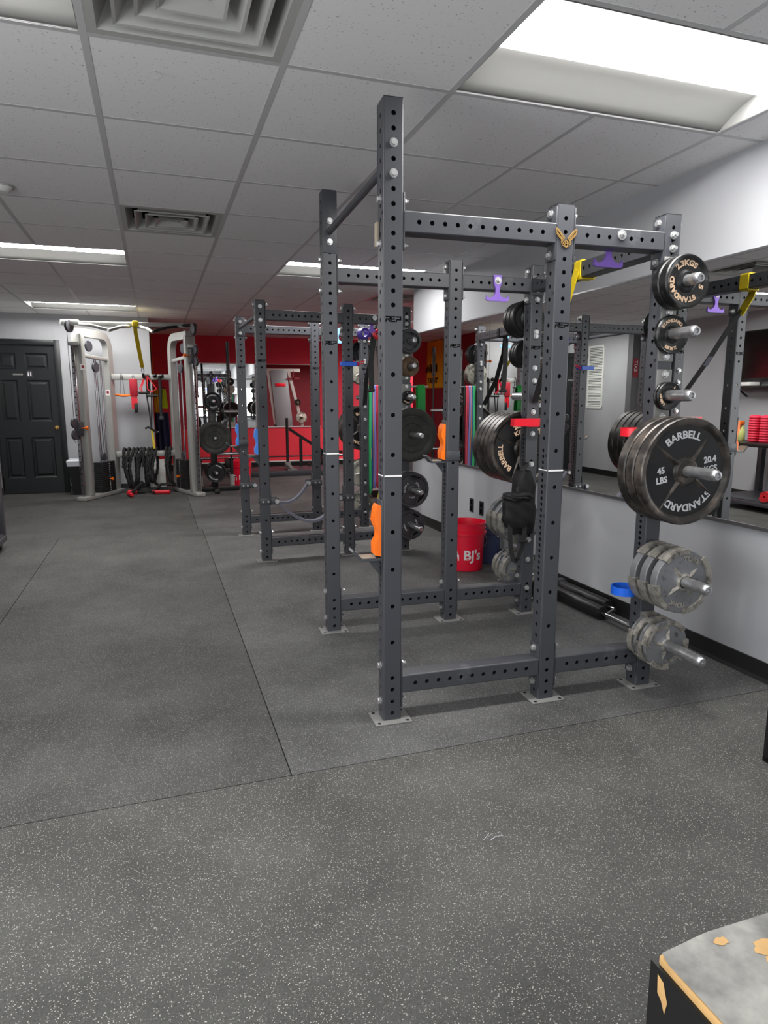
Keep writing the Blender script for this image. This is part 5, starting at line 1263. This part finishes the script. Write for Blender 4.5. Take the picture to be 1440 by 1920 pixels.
# ------------------------------------------------------------------ plate tree and stored bars
t = TT = thing('plate_tree', 'black plate tree loaded with plates in front of the red wall mirror', 'plate tree', (0.755, 9.80, 0), 0.0)
MB().box((0, 0, 0.78), (0.085, 0.085, 1.46), 0, None, 0.006).build('post', M['black'], t)
mb = MB(); mb.bar((0, -0.36, 0.035), (0, 0.36, 0.035), 0.07, 0.06, bev=0.006); mb.bar((-0.32, -0.02, 0.035), (0.34, -0.02, 0.035), 0.07, 0.06, bev=0.006); mb.build('base', M['black'], t)
TZ = [1.275, 0.775, 0.29]
for z in TZ:
    put('plate_peg', PEG_L, t, (0, -0.043, z))
for z in (1.13, 0.53): put('plate_peg', PEG_L, t, (0.0435, 0.0, z), (0, 0, PI / 2))
XT = Matrix.Translation((0.755, 9.80, 0))
def tree_stack(P, z, n, what, where):
    for k in range(n):
        y = -0.055 - P[2] / 2 - k * (P[2] + 0.004)
        hang_plate(P, XT, 0, y, z, 0, f'{ORD[n][n - 1 - k]} {what} on the plate tree, {where}', 'plates on the plate tree', random.uniform(-1, 1))
tree_stack(PB12, TZ[0], 3, 'black lettered plate', 'top peg'); tree_stack(BMP, TZ[1], 4, 'large black rubber plate', 'middle peg'); tree_stack(PB14, TZ[2], 3, 'thick black lettered plate', 'bottom peg')
hang_plate(P5D if 0 else PB12, XT, 0.13, 0.0, 1.13, PI / 2 + 0.0, 'black plate on the right side peg of the plate tree', 'plates on the plate tree', 0.4)
def barbell(x, y, label, m2, h=2.05):
    t = thing('barbell', label, 'barbell', (x, y, 0.012), 0, 'barbells stored upright')
    MB().cyl((0, 0, 0.42), (0, 0, h - 0.42), 0.0145, 16).build('shaft', M['chrome'] if m2 else M['black'], t)
    for z0, z1 in ((0, 0.42), (h - 0.42, h)):
        mb = MB(); mb.cyl((0, 0, z0), (0, 0, z1), 0.025, 20); zc = z1 if z0 == 0 else z0; mb.cyl((0, 0, zc - 0.015), (0, 0, zc + 0.015), 0.036, 20); mb.build('sleeve', M['black'] if not m2 else M['chrome'], t)
barbell(1.02, 10.0, 'tall black barbell standing upright right of the plate tree', False, 2.10)
barbell(0.50, 10.1, 'chrome barbell standing upright behind the right machine tower', True, 2.08)
barbell(0.56, 9.88, 'dark barbell standing upright left of the plate tree', False, 1.75)
t = thing('barbell_holder', 'low steel floor holder with cups for the upright barbells', 'bar holder', (0.755, 10.0, 0), 0)
mb = MB(); mb.bar((-0.30, 0.1, 0.005), (0.40, 0.0, 0.005), 0.10, 0.010); mb.box((-0.20, -0.12, 0.005), (0.1, 0.1, 0.010)); mb.bar((-0.2, -0.12, 0.005), (-0.25, 0.1, 0.005), 0.05, 0.01); mb.build('base', M['plate_steel'], t)
for x, y in ((0.265, 0.0), (-0.255, 0.1), (-0.195, -0.12)):
    mb = MB(); mb.lathe([(0.034, 0.0), (0.034, 0.2), (0.028, 0.2), (0.028, 0.0)], (x, y, 0.01), (0, 0, 1), 20, closed=True); mb.build('cup', M['silver'], t)

# ------------------------------------------------------------------ sled and bar by the red wall
t = thing('push_sled', 'black push sled with upright posts in front of the red wall', 'sled', (2.05, 11.7, 0), 0)
mb = MB(); mb.box((0.0, -0.35, 0.05), (1.9, 0.10, 0.09), 0, None, 0.008); mb.box((0.0, 0.35, 0.05), (1.9, 0.10, 0.09), 0, None, 0.008); mb.box((0.0, 0.0, 0.085), (1.7, 0.66, 0.02)); mb.build('skid_deck', M['dkgrey'], t)
for x in (0.10,):
    mb = MB(); mb.cyl((x, -0.1, 0.20), (x, -0.1, 0.98), 0.025, 16); mb.build('post', M['black'], t)
    mb = MB(); mb.box((x, -0.1, 0.17), (0.10, 0.09, 0.10), 0, None, 0.006); mb.bar((x, -0.14, 0.16), (x + 0.03, -0.36, 0.10), 0.07, 0.05); mb.box((x + 0.03, -0.36, 0.10), (0.16, 0.07, 0.03)); mb.build('post_socket', M['plate_steel'], t)
mb = MB()
for a, b in (((0.20, 0.3, 0.78), (0.86, 0.3, 0.34)), ((0.42, 0.3, 0.60), (0.42, 0.3, 0.10)), ((0.86, 0.3, 0.34), (0.55, 0.3, 0.1)), ((0.70, 0.3, 0.34), (1.2, 0.3, 0.34))): mb.bar(a, b, 0.05, 0.05)
mb.build('brace_frame', M['black'], t)
t = thing('barbell', 'long chrome bar lying low along the red wall', 'barbell', (2.0, 12.55, 0.235), 0)
MB().cyl((-1.0, 0, 0), (1.2, 0, 0), 0.015, 12).build('shaft', M['chrome'], t)
for a, b in ((-1.42, -1.0), (1.2, 1.62)):
    mb = MB(); mb.cyl((a, 0, 0), (b, 0, 0), 0.025, 16); mb.build('sleeve', M['chrome'], t)
t = thing('bar_rest', 'pair of low black rests under the long chrome bar', 'bar rest', (2.0, 12.55, 0), 0)
mb = MB(); mb.box((-0.8, 0, 0.105), (0.08, 0.2, 0.21), 0, None, 0.005); mb.box((1.0, 0, 0.105), (0.08, 0.2, 0.21), 0, None, 0.005); mb.bar((-0.8, 0, 0.02), (1.0, 0, 0.02), 0.08, 0.03); mb.build('rest', M['black'], t)
for x, nm in ((1.54, 'black outlet low on the bright red back wall'),):
    t = thing('wall_outlet', nm, 'outlet', (x, YB, 0.42), 0); MB().box((0, -0.004, 0), (0.10, 0.008, 0.13), 0, None, 0.002).build('cover_plate', M['black'], t); MB().box((0, -0.009, 0), (0.035, 0.003, 0.08)).build('socket', M['ink'], t)
# inclined machine in the red side recess, seen in the back wall mirror
t = thing('incline_machine', 'grey inclined board machine with a red badge in the red recess', 'exercise machine', (2.98, 8.5, 0), PI)
mb = MB(); mb.bar((0.0, 0, 2.03), (-0.16, -0.03, 0.25), 0.42, 0.05, upv=(0, 1, 0), bev=0.008); mb.build('back_board', mat('board_grey', rgb(128, 130, 134), 0.45), t)
mb = MB(); mb.box((0, 0, 0), (0.26, 0.006, 0.075), 0, None, 0.002); o = mb.build('badge', M['red'], t, (-0.045, -0.04, 1.66))
mb = MB()
mb.bar((0.26, 0.02, 2.03), (0.06, 0.0, 0.2), 0.05, 0.06); mb.bar((-0.26, 0.02, 2.0), (-0.62, 0.02, 0.5), 0.08, 0.07); mb.bar((-0.55, 0.02, 2.02), (0.3, 0.02, 2.02), 0.07, 0.08)
mb.build('side_rail', M['silver'], t)
mb = MB(); mb.bar((-0.6, 0.02, 0.05), (0.3, 0.02, 0.05), 0.08, 0.08); mb.bar((-0.16, -0.03, 0.30), (-0.16, 0.5, 0.05), 0.08, 0.08); mb.bar((-0.62, 0.02, 0.5), (-0.62, 0.02, 0.05), 0.08, 0.08); mb.bar((0.06, 0.0, 0.2), (0.06, 0.0, 0.05), 0.06, 0.06); mb.build('floor_frame', M['black'], t)
mb = MB(); mb.bar((-0.22, -0.06, 1.82), (-0.52, -0.06, 1.82), 0.03, 0.03); mb.bar((-0.37, -0.06, 2.0), (-0.37, -0.06, 1.80), 0.03, 0.03); mb.build('handle', M['chrome'], t)
mb = MB(); mb.cyl((-0.545, -0.02, 0.84), (-0.545, -0.26, 0.84), 0.0235, 16); mb.cyl((-0.46, -0.02, 1.22), (-0.46, -0.14, 1.22), 0.03, 16); mb.build('weight_horn', M['rust'], t)
hang_plate(Y25P, Matrix.Translation((2.98, 8.5, 0)) @ Matrix.Rotation(PI, 4, 'Z'), -0.545, -0.10, 0.84, PI, 'pale plate on the horn of the inclined machine', 'plates on the inclined machine', 0.2)
hang_plate(P25D, Matrix.Translation((2.98, 8.5, 0)) @ Matrix.Rotation(PI, 4, 'Z'), -0.46, -0.08, 1.22, PI, 'small dark plate on the inclined machine arm', 'plates on the inclined machine', 0.2)

# ------------------------------------------------------------------ left wall things (seen mostly in the mirror)
t = WB = thing('work_bench', 'black steel bench with shelf along the left wall', 'bench', (-1.72, 5.75, 0), 0)
mb = MB(); mb.box((0, 0, 0.775), (0.82, 1.66, 0.045), 0, None, 0.006); mb.build('top', M['black'], t)
for x in (-0.37, 0.37):
    for y in (-0.79, 0.79):
        mb = MB(); mb.box((x, y, 0.42), (0.07, 0.07, 0.68), 0, None, 0.005); mb.build('leg', M['rack'], t)
mb = MB(); mb.box((0, 0, 0.12), (0.80, 1.64, 0.03)); mb.box((0.395, 0, 0.095), (0.03, 1.64, 0.05), 0, None, 0.004); mb.build('lower_shelf', M['dkgrey'], t)
for x in (-0.36, 0.36):
    for y in (-0.74, 0.74):
        mb = MB(); mb.lathe([(0.0, -0.016), (0.03, -0.016), (0.036, -0.01), (0.036, 0.01), (0.03, 0.016), (0, 0.016)], (x, y, 0.036), (1, 0, 0), 18); mb.box((x, y, 0.085), (0.05, 0.06, 0.03)); mb.build('caster', M['black'], t)
for k, (y, n) in enumerate(((6.16, 'far'), (6.00, 'near'))):
    mb = MB(); mb.lathe([(0.035, 0)] + [(0.066 + (0.006 if q % 2 else 0), 0.005 + 0.03 * q / 2) for q in range(21)] + [(0.035, 0.32)], (0, 0, 0), (0, 0, 1), 20)
    o = mb.build('foam_roller', M['pinkred'], None, (-1.52, y, 0.7985)); tag(o, f'{n} red ribbed foam roller standing on the bench, seen in the mirror', 'foam roller', 'foam rollers on the bench')
t = thing('spray_bottle', 'spray bottle with orange trigger on the bench end, seen in the mirror', 'spray bottle', (-1.60, 6.42, 0.7978), 0)
mb = MB(); mb.lathe([(0.036, 0), (0.04, 0.01), (0.04, 0.12), (0.016, 0.17), (0.014, 0.19)], (0, 0, 0), (0, 0, 1), 18); mb.build('bottle', M['sprayliq'], t)
mb = MB(); mb.box((0.01, 0, 0.215), (0.07, 0.028, 0.05), 0, None, 0.006); mb.bar((0.04, 0, 0.20), (0.03, 0, 0.15), 0.012, 0.012); mb.build('trigger', M['orange'], t)
mb = MB(); pts = []
for k in range(60): a = k * 0.42; r_ = 0.012 + 0.0042 * a / (2 * PI) * 3.1 * 1.0; pts.append((r_ * math.cos(a), 0, r_ * math.sin(a)))
mb.ribbon(pts, (0, 1, 0), 0.60, 0.009)
zmin = min(v[2] for v in mb.v)
o = mb.build('exercise_mat', M['matred'], None, (-1.60, 5.80, 0.1355 - zmin), (0, 0, PI / 2 * 0.9)); tag(o, 'red rolled exercise mat on the bench lower shelf, seen in the mirror', 'mat')
t = thing('television', 'black flat television on the left wall, seen in the mirror', 'television', (XL1 + 0.06, 6.72, 1.86), PI / 2)
MB().box((0, 0.0, 0), (1.12, 0.05, 0.64), 0, None, 0.006).build('bezel', M['black'], t); MB().box((0, -0.026, 0.008), (1.08, 0.003, 0.59)).build('screen', M['screen'], t); MB().box((0, 0.042, 0), (0.3, 0.033, 0.3)).build('wall_mount', M['dkgrey'], t)
t = thing('wall_shelf', 'narrow black shelf under the television, seen in the mirror', 'shelf', (XL1, 6.6, 1.46), PI / 2)
MB().box((0, -0.11, 0), (1.0, 0.218, 0.022)).build('board', M['black'], t); mb = MB()
for x in (-0.35, 0.35): mb.bar((x, -0.002, -0.12), (x, -0.18, -0.012), 0.02, 0.02)
mb.build('bracket', M['black'], t)
o = MB().box((0, 0, 0.025), (0.26, 0.16, 0.05), 0, None, 0.01).build('cable_box', M['white'], None, (XL1 + 0.11, 6.86, 1.4715), (0, 0, PI / 2 + 0.1)); tag(o, 'white box lying on the shelf under the television', 'box')
t = thing('return_grille', 'white louvred air grille on the left wall, seen in the mirror', 'air vent', (XL2, 10.04, 1.68), PI / 2)
mb = MB()
for z in (-0.52, 0.0, 0.52): mb.box((0, -0.008, z), (0.44, 0.014, 0.04))
for x in (-0.205, 0.205): mb.box((x, -0.008, 0), (0.03, 0.0135, 1.08))
mb.build('frame', M['white'], t, smooth=False)
mb = MB()
for k in range(38):
    z = -0.48 + k * 0.026
    if abs(z) < 0.03: continue
    mb.bar((-0.19, -0.008, z), (0.19, -0.008, z), 0.004, 0.018, upv=(0, 0.6, 0.8))
mb.build('slats', M['white'], t, smooth=False)
MB().box((0, -0.001, 0), (0.40, 0.001, 1.04)).build('backing', M['dkgrey'], t, smooth=False)
t = thing('wall_sign', 'small dark red sign with pale letters on the wall jog, seen in the mirror', 'sign', (-2.13, YJ, 1.80), 0)
MB().box((0, -0.003, 0), (0.10, 0.006, 0.30)).build('panel', M['signred'], t, smooth=False)
mb = MB(); flat_text(mb, 'EXIT', 0.085, frame((0, 0, 1), (-1, 0, 0), (0.03, -0.0068, 0.03)), 0.001); mb.build('lettering', M['txt_grey'], t, smooth=False)
